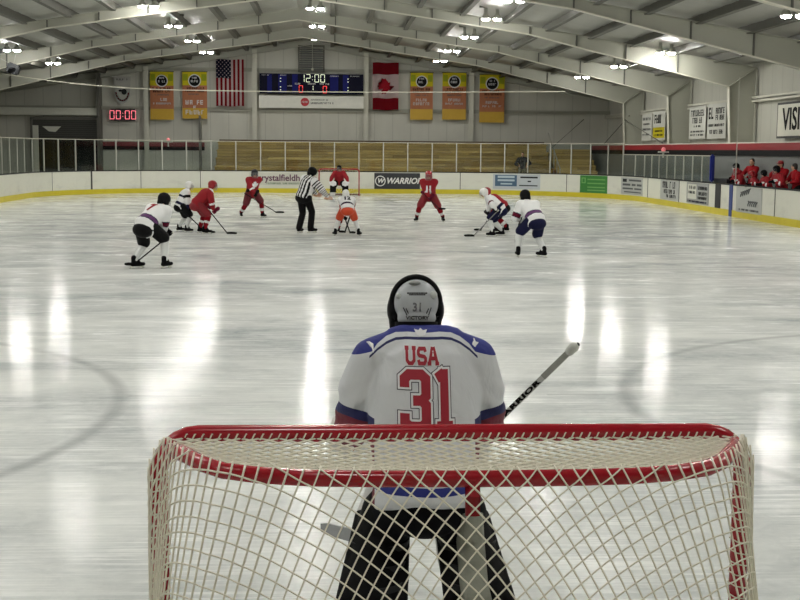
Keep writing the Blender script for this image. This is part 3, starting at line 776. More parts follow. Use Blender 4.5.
# goal lamps
for x, y, z, lab in ((-8.25,57.9,2.5,'small red goal lamp on the left end glass'),(12.95,46.2,2.2,'small red goal lamp on the right side glass')):
    r = empty('goal_lamp', (x,y,z)); tag(r, lab, 'lamp')
    bm = bmesh.new(); box(bm, (-.2,-.08,-.1), (.2,.1,-.04)); box(bm, (-.03,0,-.3), (.03,.06,-.1)); obj('bracket', bm, M_alu, r)
    bm = bmesh.new(); lathe(bm, [(.08,-.04),(.09,.04),(.06,.10),(.02,.12)], (0,0,0)); obj('red_dome', bm, mat('lamp_red', (226,120,124), .3, var=0, emit=.35), r, True)

# bleachers
bl = empty('bleachers', (4.0,60.5,0)); tag(bl, 'wide golden wooden bleachers behind the far end glass', 'bleachers')
M_wood = wood_material(); rows = 6
for k in range(rows):
    z = .4 + k*.42; y = k*.72
    bm = bmesh.new(); box(bm, (-10.4,y+.1,z-.05), (7.3,y+.78,z)); obj('footboard', bm, M_wood, bl)
    bm = bmesh.new(); box(bm, (-10.4,y+.12,z-.42+(.02 if k==0 else 0)), (7.3,y+.15,z-.05)); obj('riser', bm, M_wood, bl)
for k in range(rows-1):
    z = .4 + k*.42; y = k*.72
    bm = bmesh.new(); box(bm, (-10.4,y+.42,z+.34), (7.3,y+.68,z+.385)); 
    obj('seat_plank', bm, M_wood, bl)
bm = bmesh.new(); box(bm, (-10.4,4.4,2.3), (7.3,4.45,2.62)); obj('back_board', bm, mat('back_board_dark',(74,56,32),.6), bl)
ws = empty('wooden_stairs', (12.6,60.6,0)); tag(ws, 'wooden stairs climbing at the right end of the bleachers', 'stairs')
for k in range(8):
    bm = bmesh.new(); box(bm, (-1.1,k*.5,0 if k==0 else .28*k-.1), (1.1,k*.5+.55,.28*k+.28)); obj('step', bm, M_wood, ws)
hr = empty('stair_handrail', (13.9-2.6,60.35,0)); tag(hr, 'sloping pale handrail beside the right end of the bleachers', 'handrail')
for i in range(5):
    bm = bmesh.new(); tube(bm, [(.05,i*.9-.1,.0 if i==0 else .35*i),(.05,i*.9-.1,1.25+.45*i)], .025, 6); obj('post', bm, M_alu, hr)
bm = bmesh.new(); tube(bm, [(.05,-.2,1.2),(.05,3.6,3.1)], .03, 6); obj('rail', bm, M_alu, hr)

# protective net cable and hanging camera-like box
pts = []
for i in range(41):
    t = i/40; x = -17 + t*28; pts.append((x, 57.4, 5.02 - .95*math.sin(PI*min(1,t*1.0))*.0 + (5.55-4.83)*max(0,1-t*3)**2 - .12*t*0 - .15*math.sin(PI*t)))
bm = bmesh.new(); tube(bm, pts, .02, 5)
tag(obj('net_cable', bm, mat('bright_cable',(226,224,206),.3)), 'thin pale sagging cable crossing in front of the end wall banners', 'cable')
sp_ = empty('hanging_box', (-13.35,49.0,5.3)); tag(sp_, 'dark camera-like box hanging from the rafters at far left', 'speaker')
bm = bmesh.new(); box(bm, (-.24,-.22,-.22), (.24,.22,.2), Matrix.Rotation(.35,4,'Y')); bmesh.ops.bevel(bm, geom=bm.edges, offset=.05, segments=2, affect='EDGES'); obj('cabinet', bm, M_dark, sp_)
bm = bmesh.new(); tube(bm, [(0,0,.15),(.12,0,.62),(.16,0,.95)], .015, 5); tube(bm, [(-.05,0,.15),(-.5,0,.4)], .012, 5); obj('cable', bm, M_alu, sp_)
bm = bmesh.new(); lathe(bm, [(.16,0),(.12,.03),(.04,.06)], (0,-.24,-.03)); obj('front_disc', bm, M_black, sp_)

# ---------------------------------------------------------------- lamps
M_lens = mat('lamp_lens', (255,250,236), .4, var=0, emit=290)
M_lens.node_tree.nodes['Principled BSDF'].inputs['Emission Color'].default_value = (1,.985,.93,1)
def lamp_proto():
    r = empty('ceiling_lamp', (0,0,0))
    bm = bmesh.new(); box(bm, (-.42,-.05,.38), (.42,.05,.46)); tube(bm, [(0,0,.42),(0,0,.75)], .02, 6); obj('mount', bm, M_steel_dk, r)
    for s in (-1,1):
        bm = bmesh.new(); lathe(bm, [(.16,0),(.15,.04),(.09,.13),(.06,.16),(.06,.38)], (s*.2,0,0), 14)
        sh = obj('reflector', bm, M_alu, r, True)
        bm = bmesh.new(); lathe(bm, [(.145,.01),(.125,-.035),(.07,-.06),(.01,-.065)], (s*.2,0,0), 8); obj('lens', bm, M_lens, sh, True)
    return r
lp = lamp_proto(); first = True
ROWS = [('centre', -1.0, 7.55, (59.5,52.9,45.9,39,32,25,18,11,4,-3)),
        ('left', -6.65, 6.95, (61,54.3,47.4,40.5,33.6,26.7,19.8,12.9,6,-.9)),
        ('far left', -13.1, 5.95, (55.3,47.8,40.3,33,26,19,12,5,-2)),
        ('right', 5.1, 6.6, (60.1,53.7,46.6,39.7,34.4,27.5,20.6,13.7,6.8,-.1)),
        ('far right', 11.4, 5.6, (55.4,47.8,40.5,28.2,21.3,14.4,7.5,.6))]
for nm, x, z, ys in ROWS:
    for i, y in enumerate(ys):
        o = lp if first else copy_tree(lp)
        first = False
        o.location = (x,y,z)
        if y > 27.9:
            tag(o, f'lit twin dome ceiling lamp in the {nm} row, {order[i]} from the end wall', 'ceiling lamp', 'twin ceiling lamps')
        else: tag(o, 'lit twin dome ceiling lamp over the near half of the rink', 'ceiling lamp', 'near ceiling lamps')
exec_marker = 0

# ================================================================ PEOPLE
def ik(a, b, l1, l2, pole):
    a = V(a); b = V(b); d = b-a; L = min(d.length, (l1+l2)*.995); L = max(L, abs(l1-l2)+.01)
    dn = d.normalized(); b = a + dn*L
    x = (l1*l1 - l2*l2 + L*L)/(2*L); h = math.sqrt(max(0, l1*l1-x*x))
    p = V(pole); p = (p - dn*p.dot(dn)).normalized()
    return a + dn*x + p*h, b
def seg_t(p, a, b):
    d = b-a; t = max(0, min(1, (p-a).dot(d)/d.length_squared)); return t, (a+d*t-p).length
def oriented(fwd, up=V((0,0,1))):
    f = V(fwd).normalized(); x = f.cross(up).normalized(); u = x.cross(f)
    return Matrix((x, f, u)).transposed()
def hand_geo(bm, h, elbow, axis, fr, side, closed=True, palm=None, cuff=False):
    """five finger hand at h; axis = what it grips; fr = finger radius"""
    h = V(h); a = V(axis).normalized(); f = (h-V(elbow)); n = (f - a*f.dot(a))
    n = n.normalized() if n.length > 1e-4 else V((0,0,1)); s = a.cross(n)*side
    k = fr/.009
    pc = h - n*.035
    M = Matrix((a, n, s)).transposed()
    ellipsoid(bm, pc - n*.012, (.043*min(k,1.25), .045, .016*k), M, 10)
    capsule(bm, pc - n*.02, pc - n*.07, .026*min(k,1.5), .027*min(k,1.5), 10)
    lens = (.9, 1.05, 1.0, .8)
    for i in range(4):
        c = h + a*(i-1.5)*.022*min(k,1.25); R = .021 + fr; q = []
        for ang in ((-70, 0, 65, 120) if closed else (-70, -40, -15, 5)):
            t = math.radians(ang)
            if closed: q.append(c + n*(math.sin(t)*R)*lens[i] + s*(math.cos(t)*R) )
            else: q.append(c + n*(.0+.03*(len(q)))*lens[i] + s*.006*len(q))
        for u, v in zip(q, q[1:]): capsule(bm, u, v, fr, fr*.92, 7)
    b0 = pc - n*.015 + a*.03*min(k,1.2); b1 = b0 + a*.014 + n*.03 + s*.018; b2 = h + a*.028 + n*.012 + s*.03 if closed else b1 + n*.028 + a*.006
    capsule(bm, b0, b1, fr*1.15, fr*1.05, 7); capsule(bm, b1, b2, fr*1.05, fr*.9, 7)
    if cuff:
        capsule(bm, pc - n*.05, pc - n*.12, .05, .062, 12)
def helmet_geo(bm, hc, M, k=1.0):
    ellipsoid(bm, hc + M @ V((0,-.005,.035)), (.112*k,.135*k,.115*k), M, 16)
    for s in (-1,1): ellipsoid(bm, hc + M @ V((s*.085,-.02,-.045)), (.028,.07,.06), M, 10)
    ellipsoid(bm, hc + M @ V((0,-.085,-.03)), (.085,.045,.06), M, 10)
def cage_obj(hc, M, parent, m=None):
    bm = bmesh.new()
    def P(u, v):   # u -1..1 across, v -1..1 down-up
        return hc + M @ V((.10*math.sin(u*1.25), .02 + .125*math.cos(u*1.15)*(1-.12*v*v), -.045 + .085*v))
    for v in (-1,-.6,-.2,.2,.6,1): tube(bm, [P(-1+.25*i, v) for i in range(9)], .0032, 4)
    for u in (-1,-.6,-.2,.2,.6,1): tube(bm, [P(u, -1+.5*i) for i in range(5)], .0032, 4)
    obj('face_cage', bm, m or M_cage, parent)
def conform(name, bm, target_objs, M, m, parent, off):
    """press flat lettering (local xy) onto a surface: M places it, rays go along -Z of M"""
    bmesh.ops.triangulate(bm, faces=bm.faces[:])
    for _ in range(3):
        es = [e for e in bm.edges if e.calc_length() > .035]
        if not es: break
        bmesh.ops.subdivide_edges(bm, edges=es, cuts=1, use_grid_fill=False)
        bmesh.ops.triangulate(bm, faces=bm.faces[:])
    T = target_objs
    for f in bm.faces: f.normal_update()
    rev = [f for f in bm.faces if f.normal.z < 0]
    if rev: bmesh.ops.reverse_faces(bm, faces=rev)
    d = (M.to_3x3() @ V((0,0,-1))).normalized()
    for v in bm.verts:
        o = M @ v.co - d*.5
        hit = T.ray_cast(o, d)
        v.co = (hit[0] - d*off) if hit[0] else (M @ v.co)
    r = bmesh.ops.solidify(bm, geom=bm.faces[:], thickness=-.0015)
    return obj(name, bm, m, parent)
def bvh(o):
    bm = bmesh.new(); bm.from_mesh(o.data); t = BVHTree.FromBMesh(bm); bm.free(); return t
def flat_text(s, size, bold=.012, sx=1):
    bm = text_bm(s, size, 0, 0, 1, bold)
    bmesh.ops.transform(bm, matrix=Matrix.Diagonal((sx,1,1,1)), verts=bm.verts); return bm

def skate(parent, ankle, toe_yaw, foot_dir_local, boot=M_blackcloth, grey=True):
    f = V((math.sin(toe_yaw), math.cos(toe_yaw), 0)); x = f.cross(V((0,0,1))); M = Matrix((x, f, V((0,0,1)))).transposed()
    a = V((ankle.x, ankle.y, 0))
    bm = bmesh.new()
    capsule(bm, ankle + V((0,0,.06)) - f*.01, ankle - f*.01 - V((0,0,.02)), .055, .052)
    capsule(bm, a + V((0,0,.085)) - f*.045, a + V((0,0,.08)) + f*.15, .044, .038, 12)
    ellipsoid(bm, a + V((0,0,.082)) + f*.17, (.044,.045,.036), M, 10)
    capsule(bm, ankle + V((0,0,.05)) + f*.03, a + V((0,0,.1)) + f*.1, .035, .03)
    sk = fused('skate', bm, .014, boot, parent, 2)
    bm = bmesh.new()
    R = lambda p: a + M @ V(p)
    vs = []
    for xx in (-.012,.012):
        vs.append([bm.verts.new(R((xx,y,z))) for y,z in ((-.09,.045),(-.075,.012),(-.06,.012),(-.02,.045))]); vs.append([bm.verts.new(R((xx,y,z))) for y,z in ((.08,.045),(.11,.012),(.15,.012),(.18,.045))])
    for i in (0,1):
        A_, B_ = vs[i], vs[i+2]
        bm.faces.new(A_); bm.faces.new(B_)
        for k in range(4): bm.faces.new((A_[k],A_[(k+1)%4],B_[(k+1)%4],B_[k]))
    obj('blade_holder', bm, M_white, sk)
    bm = bmesh.new()
    pr = [(-.11,.016),(-.115,.006),(-.09,0.001),(.17,0.001),(.205,.012),(.2,.02)]
    A_ = [bm.verts.new(R((-.0025,y,z))) for y,z in pr]; B_ = [bm.verts.new(R((.0025,y,z))) for y,z in pr]
    bm.faces.new(A_); bm.faces.new(B_)
    for k in range(6): bm.faces.new((A_[k],A_[(k+1)%6],B_[(k+1)%6],B_[k]))
    obj('skate_blade', bm, M_blade, sk)

def build_person(D):
    """D: loc, heading(deg), S, lean(deg), hip (z, m), off (hip shift fwd), feet/hands/stick as world offsets in m"""
    S = D.get('S', 1.0); hd = math.radians(D['heading']); Rm = Matrix.Rotation(-hd, 3, 'Z')
    def L(p): return (Rm @ V(p))/S                       # world offset -> local unit
    root = empty(D.get('name', 'hockey_player'), (D['loc'][0], D['loc'][1], D.get('z', 0)), hd, S)
    tag(root, D['label'], 'person', D.get('group'))
    X = V((1,0,0)); lean = math.radians(D['lean']); tw = D.get('side', 0)
    P = L((D.get('hx', 0), D.get('hy', 0), D['hip'])) 
    ld = V((math.sin(math.radians(tw)), math.sin(lean), math.cos(lean))).normalized()
    C = P + ld*.47
    xr = (X - ld*X.dot(ld)).normalized(); yf = ld.cross(xr)*-1; yf = xr.cross(ld)*-1
    yf = ld.cross(xr) if ld.cross(xr).y > 0 else xr.cross(ld)
    look = V(D.get('look', (0, 1, -.1))).normalized(); hM = oriented(look)
    nk = (ld + V((0,0,.6))).normalized()
    hc = C + nk*.20 + look*.03
    shp = [C + xr*s*.19 - ld*.02 for s in (-1,1)]
    hips = [P + X*s*.10 for s in (-1,1)]
    feet = [L(f) for f in D['feet']]
    ank0 = [V((f.x, f.y, .14 if D.get('skates', True) else .09) ) + V((0,0,f.z)) for f in feet]
    knees, ank = [], []
    for s, h, a in zip((-1,1), hips, ank0):
        k, a2 = ik(h, a, .43, .41, V((s*.12+D.get('kneex',0), 1, .1))); knees.append(k); ank.append(a)
    stick = D.get('stick')
    if stick:
        top, heel = L(stick[0]), L(stick[1]); ax = (heel-top).normalized(); ln = (heel-top).length
        hp = [top + ax*.06, top + ax*ln*stick[3] if len(stick) > 3 else top + ax*ln*.38]
        if D.get('lefty'): hands = [hp[1], hp[0]]
        else: hands = [hp[0], hp[1]]
        axes = [ax, ax]
    else:
        hands = [L(h) for h in D['hands']]; axes = [V(D.get('grip', (1,0,0)))]*2
    elb, hnd = [], []
    for s, sh, h in zip((-1,1), shp, hands):
        e, h2 = ik(sh, h, .30, .27, V((s*1.0, -.5, -.45))); elb.append(e); hnd.append(h2)
    gear = D.get('gear', True)
    # body
    bm = bmesh.new()
    kb = .8 if gear else 1
    capsule(bm, P+V((0,0,-.02)), P+ld*.2, .10, .10, 14); capsule(bm, P+ld*.2, C-ld*.06, .10, .105, 14)
    capsule(bm, shp[0], shp[1], .055, .055); capsule(bm, C, hc, .055, .05)
    for i, s in enumerate((-1,1)):
        capsule(bm, shp[i], elb[i], .052, .042); wr = hnd[i] - (hnd[i]-elb[i]).normalized()*.06
        capsule(bm, elb[i], wr, .042, .030)
        capsule(bm, hips[i], knees[i], .085*kb, .06*kb); capsule(bm, knees[i], ank[i], .056*kb+.004, .04)
        if not D.get('skates', True): pass
        tf = V((s*.18,1,0)).normalized(); capsule(bm, ank[i]-V((0,0,.02)), ank[i]+tf*(.03 if D.get('skates', True) else .14)-V((0,0,.04)), .03, .022)
    ellipsoid(bm, hc+hM@V((0,0,.02)), (.078,.098,.105), hM, 14); ellipsoid(bm, hc+hM@V((0,.035,-.06)), (.055,.055,.05), hM, 10)
    capsule(bm, hc+hM@V((0,.092,.015)), hc+hM@V((0,.112,-.02)), .011, .016, 8)
    for s in (-1,1): ellipsoid(bm, hc+hM@V((s*.08,-.005,0)), (.012,.02,.032), hM, 8)
    def ex(b2):
        k0 = len(b2.faces)
        if not gear:
            for i, s in enumerate((-1,1)): hand_geo(b2, hnd[i], elb[i], axes[i], .0095, s, closed=bool(stick))
        b2.faces.ensure_lookup_table()
        for f in b2.faces[k0:]: f.material_index = 0
        for s in (-1,1): ellipsoid(b2, hc+hM@V((s*.034,.090,.02)), (.014,.008,.008), hM, 8)
        ellipsoid(b2, hc+hM@V((0,.092,-.052)), (.026,.008,.007), hM, 8)
        if not gear and D.get('hair'):
            pass
    skin = D.get('skin', M_skin)
    bo = fused('body', bm, .016, [skin, M_eye, M_lip], root, 3, None, ex)
    n = len(bo.data.polygons); ecount = 0
    for p in bo.data.polygons:
        c = p.center
        for s in (-1,1):
            e = hc+hM@V((s*.034,.090,.02))
            if (c-e).length < .017 and (hM.transposed()@(c-e)).y > -.002 and abs((hM.transposed()@(c-e)).z) < .0085: p.material_index = 1
        e = hc+hM@V((0,.092,-.052)); q = hM.transposed()@(c-e)
        if abs(q.x) < .028 and abs(q.z) < .008 and q.y > -.004: p.material_index = 2
    # jersey
    bm = bmesh.new(); rl = []
    th = .95 if gear else .78
    hem = D.get('hem', .12)
    wb = D.get('bulk', 1.13)
    for t, rx, ry in ((-hem,.20,.165),(.0,.208,.172),(.12,.19,.155),(.26,.20,.16),(.38,.215,.16),(.46,.17,.13),(.51,.09,.085)):
        c = P + ld*t if t >= 0 else P + (V((0,0,-1))*.5 - ld*.5).normalized()*(-t)
        c = c - yf*.01
        rl.append([c + xr*math.cos(2*PI*k/20)*rx*th*wb + yf*math.sin(2*PI*k/20)*ry*th*wb for k in range(20)])
    rings(bm, rl)
    capsule(bm, shp[0]+ld*.01, shp[1]+ld*.01, .098*th*wb, .098*th*wb, 14)
    wrists = []
    for i in (0,1):
        f = (hnd[i]-elb[i]).normalized(); w = hnd[i] - f*(.10 if gear else .075); wrists.append(w)
        capsule(bm, shp[i], elb[i], .098*th*wb, .085*th*wb, 14); capsule(bm, elb[i], w, .085*th*wb, .066*th, 14)
    capsule(bm, C+ld*.0, C+ld*.07, .085, .075, 12)
    jm = D['jmats']; jf = D['jfn']
    def fn(c):
        best = ('torso', seg_t(c, P-ld*hem, C+ld*.05)[0], seg_t(c, P-ld*hem, C)[1]-.10)
        for i in (0,1):
            t, d = seg_t(c, shp[i], elb[i])
            if d-.02 < best[2] and (c-C).dot(xr)*(1 if i else -1) > .16: best = ('upper', t, d-.02)
            t, d = seg_t(c, elb[i], wrists[i])
            if d-.02 < best[2]: best = ('fore', t, d-.02)
        q = c-P
        return jf(best[0], best[1], V((q.dot(xr), q.dot(yf), q.dot(ld))))
    j = fused(D.get('top', 'jersey'), bm, .018, jm, root, 3, fn)
    T = bvh(j)
    for (s, size, up, m_, side, dx) in D.get('numbers', ()):
        z = -yf if side == 'back' else yf
        xx = xr if side == 'back' else -xr
        M4 = Matrix.Translation(C - ld*up + xx*dx) @ Matrix((xx, ld, z)).transposed().to_4x4()
        conform('jersey_number', flat_text(s, size, .014), T, M4, m_, j, .003)
    for f_ in D.get('badges', ()):
        f_(T, C, xr, yf, ld, j)
    # trousers
    bm = bmesh.new(); pm = D['pmats']
    ellipsoid(bm, P+(V((0,-.055,-.07)) if not D.get('long_pants') else V((0,-.01,-.03))), (.19*wb,.175 if not D.get('long_pants') else .15,.15), None, 14)
    long_ = D.get('long_pants', False)
    for i in (0,1):
        k = knees[i]; kk = hips[i].lerp(k, .88)
        capsule(bm, hips[i], k if long_ else kk, .115 if long_ else .13, .09 if long_ else .122, 14)
        if long_: capsule(bm, k, ank[i]+V((0,0,.0)), .09, .085, 14)
    fused('trousers' if long_ else 'hockey_pants', bm, .018, pm, root, 3, D.get('pfn') and (lambda c: D['pfn'](c-P)))
    if not long_:
        for i in (0,1):
            bm = bmesh.new(); a = ank[i]+V((0,0,.03))
            capsule(bm, knees[i]+(hips[i]-knees[i])*.1, knees[i], .08, .082, 12); capsule(bm, knees[i], knees[i].lerp(a,.4), .08, .083, 12); capsule(bm, knees[i].lerp(a,.4), a, .083, .058, 12)
            fused('sock', bm, .018, D['smats'], root, 2, lambda c, i=i: D['sfn'](seg_t(c, knees[i], ank[i])[0]))
    if D.get('skates', True):
        for i, s in enumerate((-1,1)):
            skate(root, V((ank[i].x, ank[i].y, .14)), D.get('toes', (-.25,.25))[i], None, D.get('boot', M_blackcloth))
    else:
        for i, s in enumerate((-1,1)):
            bm = bmesh.new(); tf = V((s*.18,1,0)).normalized(); a = ank[i]
            capsule(bm, a-V((0,0,.0)), a-V((0,0,.03)), .048, .05); capsule(bm, a-tf*.04-V((0,0,.045)), a+tf*.16-V((0,0,.055)), .042, .036)
            fused('shoe', bm, .016, M_black, root, 2)
    if gear and not D.get('bare'):
        for i, s in enumerate((-1,1)):
            bm = bmesh.new(); hand_geo(bm, hnd[i], elb[i], axes[i], .0155, s, True, cuff=True)
            fused('glove', bm, .010, D.get('gmat', M_blackcloth), root, 1)
    hk = D.get('helmet')
    if hk:
        bm = bmesh.new(); helmet_geo(bm, hc, hM)
        h = fused('helmet', bm, .014, hk, root, 2)
        if D.get('cage', True): cage_obj(hc, hM, h)
        if D.get('visor'):
            bm = bmesh.new()
            a_ = [[hc + hM @ V((.12*math.sin(u), .03+.12*math.cos(u), z)) for z in (.05,-.03)] for u in [x*.25-1.1 for x in range(10)]]
            g = [[bm.verts.new(p) for p in r] for r in a_]
            for p, q in zip(g, g[1:]): bm.faces.new((p[0],q[0],q[1],p[1]))
            bmesh.ops.solidify(bm, geom=bm.faces[:], thickness=.003); obj('visor', bm, M_glass, h)
    elif D.get('hair'):
        bm = bmesh.new(); ellipsoid(bm, hc+hM@V((0,-.018,.04)), (.088,.10,.10), hM, 14); ellipsoid(bm, hc+hM@V((0,-.05,-.02)), (.08,.06,.07), hM, 12)
        fused('hair', bm, .014, D['hair'], root, 2)
        if D.get('cap'):
            bm = bmesh.new(); ellipsoid(bm, hc+hM@V((0,-.005,.06)), (.095,.11,.08), hM, 14); ellipsoid(bm, hc+hM@V((0,.12,.05)), (.07,.06,.012), hM, 12)
            fused('cap', bm, .012, D['cap'], root, 2)
    if stick:
        tp, he, bl_ = V(stick[0]), V(stick[1]), V(stick[2])
        o = V((D['loc'][0], D['loc'][1], D.get('z', 0)))
        make_stick(o+tp, o+he, o+bl_, D['stick_label'], D.get('shaft', M_black))
    return root
def make_stick(top, heel, toe, label, m_shaft=M_black, m_blade=M_black):
    r = empty('hockey_stick', V((heel.x, heel.y, 0))); tag(r, label, 'hockey stick')
    o = r.location
    top, heel, toe = top-o, heel-o, toe-o
    bm = bmesh.new(); x, y, d = frame_of(heel-top)
    rings(bm, [[p + x*a*.015 + y*b*.010 for a, b in ((-1,-1),(1,-1),(1,1),(-1,1))] for p in (top, heel)])
    obj('shaft', bm, m_shaft, r)
    bm = bmesh.new(); capsule(bm, top, top+d*.03, .018, .018, 8); obj('butt_knob', bm, M_white, r)
    bm = bmesh.new(); f = (toe-heel); f.z = 0; L = f.length; f.normalize(); s = f.cross(V((0,0,1)))
    h0 = V((heel.x, heel.y, max(heel.z-.035, .003)))
    rl = []
    for i in range(9):
        t = i/8; c = h0 + f*(L*t-.015) + s*(.02*t*t); hh = .065*(1 if t < .9 else .75)
        hh = .045+.012*math.sin(PI*t)
        if i == 8: hh = .03
        z0 = .004 + (.012 if i == 8 else 0)
        rl.append([c + s*a*.004 + V((0,0,z0 + b*hh)) for a, b in ((-1,0),(1,0),(1,1),(-1,1))])
    rings(bm, rl); obj('blade', bm, m_blade, r)
    return r

# ---- colour schemes for jerseys: (kind, t, q) -> material index
def j_white(kind, t, q):         # 0 white 1 navy 2 purple
    if kind == 'torso':
        if .04 < q.z < .15: return 1 if (q.z < .06 or q.z > .135) else 2
        return 0
    if kind == 'upper' and .62 < t < .97: return 1 if (t < .68 or t > .91) else 3
    if kind == 'fore' and t < .0: return 2
    return 0
def j_red(kind, t, q):           # 0 red 1 white
    if kind == 'torso': return 0
    if kind == 'upper' and t < .25 and q.z > .5: return 1
    if kind == 'fore' and .1 < t < .42: return 1
    return 0
def j_red_plain(kind, t, q):
    if kind == 'fore' and .3 < t < .55: return 1
    return 0
def j_ref(kind, t, q):
    if kind == 'torso': return 1 if int(math.floor((q.x+1)/.046)) % 2 else 0
    n = 9 if kind == 'upper' else 8
    return 1 if int(t*n) % 2 else 0
def s_red(t): return 1 if t < .02 else (1 if .42 < t < .58 else 0)
def s_red2(t): return 1 if .5 < t < .74 else 0
def s_white(t): return 0
JW = [M_jw, M_navy, M_purple, M_maroon]; JR = [M_jr, M_jw]
def leafbadge(T, C, xr, yf, ld, j):
    bm = bmesh.new(); vs = [bm.verts.new((x*.26, y*.26, 0)) for x, y in leaf]; bm.faces.new(vs)
    M4 = Matrix.Translation(C - ld*.14) @ Matrix((-xr, ld, yf)).transposed().to_4x4()
    conform('chest_emblem', bm, T, M4, M_jw, j, .004)
def pfn_side(c): return 0

build_person(dict(loc=(-3.62,18.45), heading=-28, S=.96, lean=52, side=6, hip=.76, hx=-.02, hy=-.08, feet=[(-.22,-.05,0),(.30,.0,0)],
    toes=(.5,.1), stick=((.42,.25,.62),(-.30,.42,.04),(-.50,.46,.03)), stick_label='black hockey stick behind the crouched player in black shorts', look=(.1,1,-.25),
    jmats=JW, jfn=j_white, pmats=[M_black], smats=[M_sockw], sfn=s_white, helmet=M_black,
    numbers=[('7', .26, .15, M_fr, 'back', 0)], label='crouching player seen from behind in white jersey number 7, black shorts and black helmet'))
build_person(dict(loc=(-4.15,28.3), heading=-75, S=.80, lean=24, hip=.68, hx=-.04, feet=[(-.12,.22,0),(.12,-.1,0)], look=(.1,1,-.15),
    stick=((-.05,-.1,.62),(.62,-.35,.03),(.88,-.38,.02)), stick_label='black hockey stick reaching right from the white helmeted player at left',
    jmats=[M_jw, M_navy, M_black], jfn=lambda k,t,q: (1 if k=='torso' and (.0<q.z<.09 or .25<q.z<.32) else (2 if k=='upper' and .3<t<.6 else (1 if k=='fore' and t>.5 else 0))),
    pmats=[M_black], smats=[M_sockw], sfn=s_white, helmet=M_hw, label='white jersey player in white helmet facing right, behind the number 7 player'))
build_person(dict(loc=(-3.62,27.75), heading=-68, S=.88, lean=44, hip=.75, hx=-.09, hy=-.02, feet=[(-.06,.25,0),(.10,-.12,0)], look=(.2,1,-.15),
    stick=((.18,-.1,.62),(.66,-.2,.03),(.92,-.22,.02)), stick_label='black hockey stick held by the bending red player at left', gmat=M_maroon,
    jmats=JR, jfn=j_red, pmats=[mat('pants_red',(124,16,28),.7)], smats=[M_sockr, M_sockw], sfn=s_red, helmet=M_hr,
    label='player in red jersey and red helmet bending forward at the left of the faceoff'))
build_person(dict(loc=(-2.85,35.4), heading=205, S=.93, lean=22, hip=.78, hx=.02, hy=-.0, feet=[(.34,.0,0),(-.32,.05,0)], look=(0,1,-.1),
    stick=((-.22,-.35,.78),(.78,-.5,.20),(1.05,-.5,.16),.45), stick_label='black hockey stick held out to the right by the upright red player', gmat=M_black,
    jmats=JR, jfn=lambda k,t,q: 1 if (k=='fore' and .1<t<.4) else 0, pmats=[mat('pants_dark_red',(92,14,24),.7)], smats=[M_sockr, M_sockw], sfn=s_red2, helmet=M_dark,
    badges=(leafbadge,), label='player in red jersey with white emblem and dark helmet facing us, left of the referee'))
build_person(dict(name='referee', loc=(-1.02,28.15), heading=-42, S=.98, lean=17, side=10, hip=.92, hx=-.05, feet=[(-.17,-.02,0),(.12,.0,0)], look=(.25,1,-.5),
    hands=[(.45,.35,.78),(.62,-.12,.86)], grip=(0,0,1), gear=False, hem=.04, bulk=1.45, top='striped_shirt', long_pants=True,
    jmats=[M_jw, M_black], jfn=j_ref, pmats=[M_black], helmet=M_black, cage=False, visor=True,
    label='referee in black and white striped shirt and black trousers leaning over the faceoff'))
build_person(dict(loc=(-.0,27.15), heading=4, S=.80, lean=56, hip=.68, hx=.02, hy=-.12, feet=[(-.27,.0,0),(.30,-.03,0)], look=(-.15,1,-.15),
    stick=((.12,.45,.55),(-.02,1.05,.04),(-.2,1.15,.03)), stick_label='hockey stick of the orange shorts centre at the faceoff spot', toes=(-.3,.5),
    jmats=[M_jw, M_navy, M_maroon], jfn=lambda k,t,q: (1 if k=='torso' and .05<q.z<.13 else (2 if k=='torso' and .02<q.z<=.05 else (2 if k=='upper' and .6<t<.9 else 0))),
    pmats=[M_orange], smats=[M_sockw], sfn=s_white, helmet=M_hw, numbers=[('12', .22, .17, M_dark, 'back', 0)],
    label='crouching centre seen from behind in white jersey and orange shorts at the faceoff'))
build_person(dict(loc=(.06,28.4), heading=176, S=.76, lean=62, hip=.60, hy=.18, feet=[(.25,.0,0),(-.25,.0,0)], look=(0,1,-.2),
    stick=((-.15,-.3,.55),(.04,-.42,.04),(.2,-.46,.03)), stick_label='hockey stick of the mostly hidden red centre at the faceoff', jmats=JR, jfn=j_red, pmats=[M_maroon], smats=[M_sockr, M_sockw], sfn=s_red2, helmet=M_black,
    label='red jersey centre crouching opposite, mostly hidden behind the orange shorts player'))
build_person(dict(loc=(2.55,33.4), heading=172, S=.96, lean=26, hip=.80, hx=-.02, hy=0, feet=[(.40,.0,0),(-.38,.05,0)], look=(.1,1,-.1),
    stick=((-.28,-.25,.92),(.25,-.45,.42),(.45,-.47,.36),.5), stick_label='hockey stick held across the body of the wide stanced red player', gmat=M_maroon,
    jmats=JR, jfn=lambda k,t,q: 1 if (k=='fore' and .1<t<.35) else 0, pmats=[mat('pants_red',(124,16,28),.7)], smats=[M_sockr, M_sockw], sfn=s_red2, helmet=M_hr, numbers=[('11', .2, .16, M_jw, 'front', .0)],
    label='player in red jersey and helmet with legs wide apart facing us, right of the referee'))
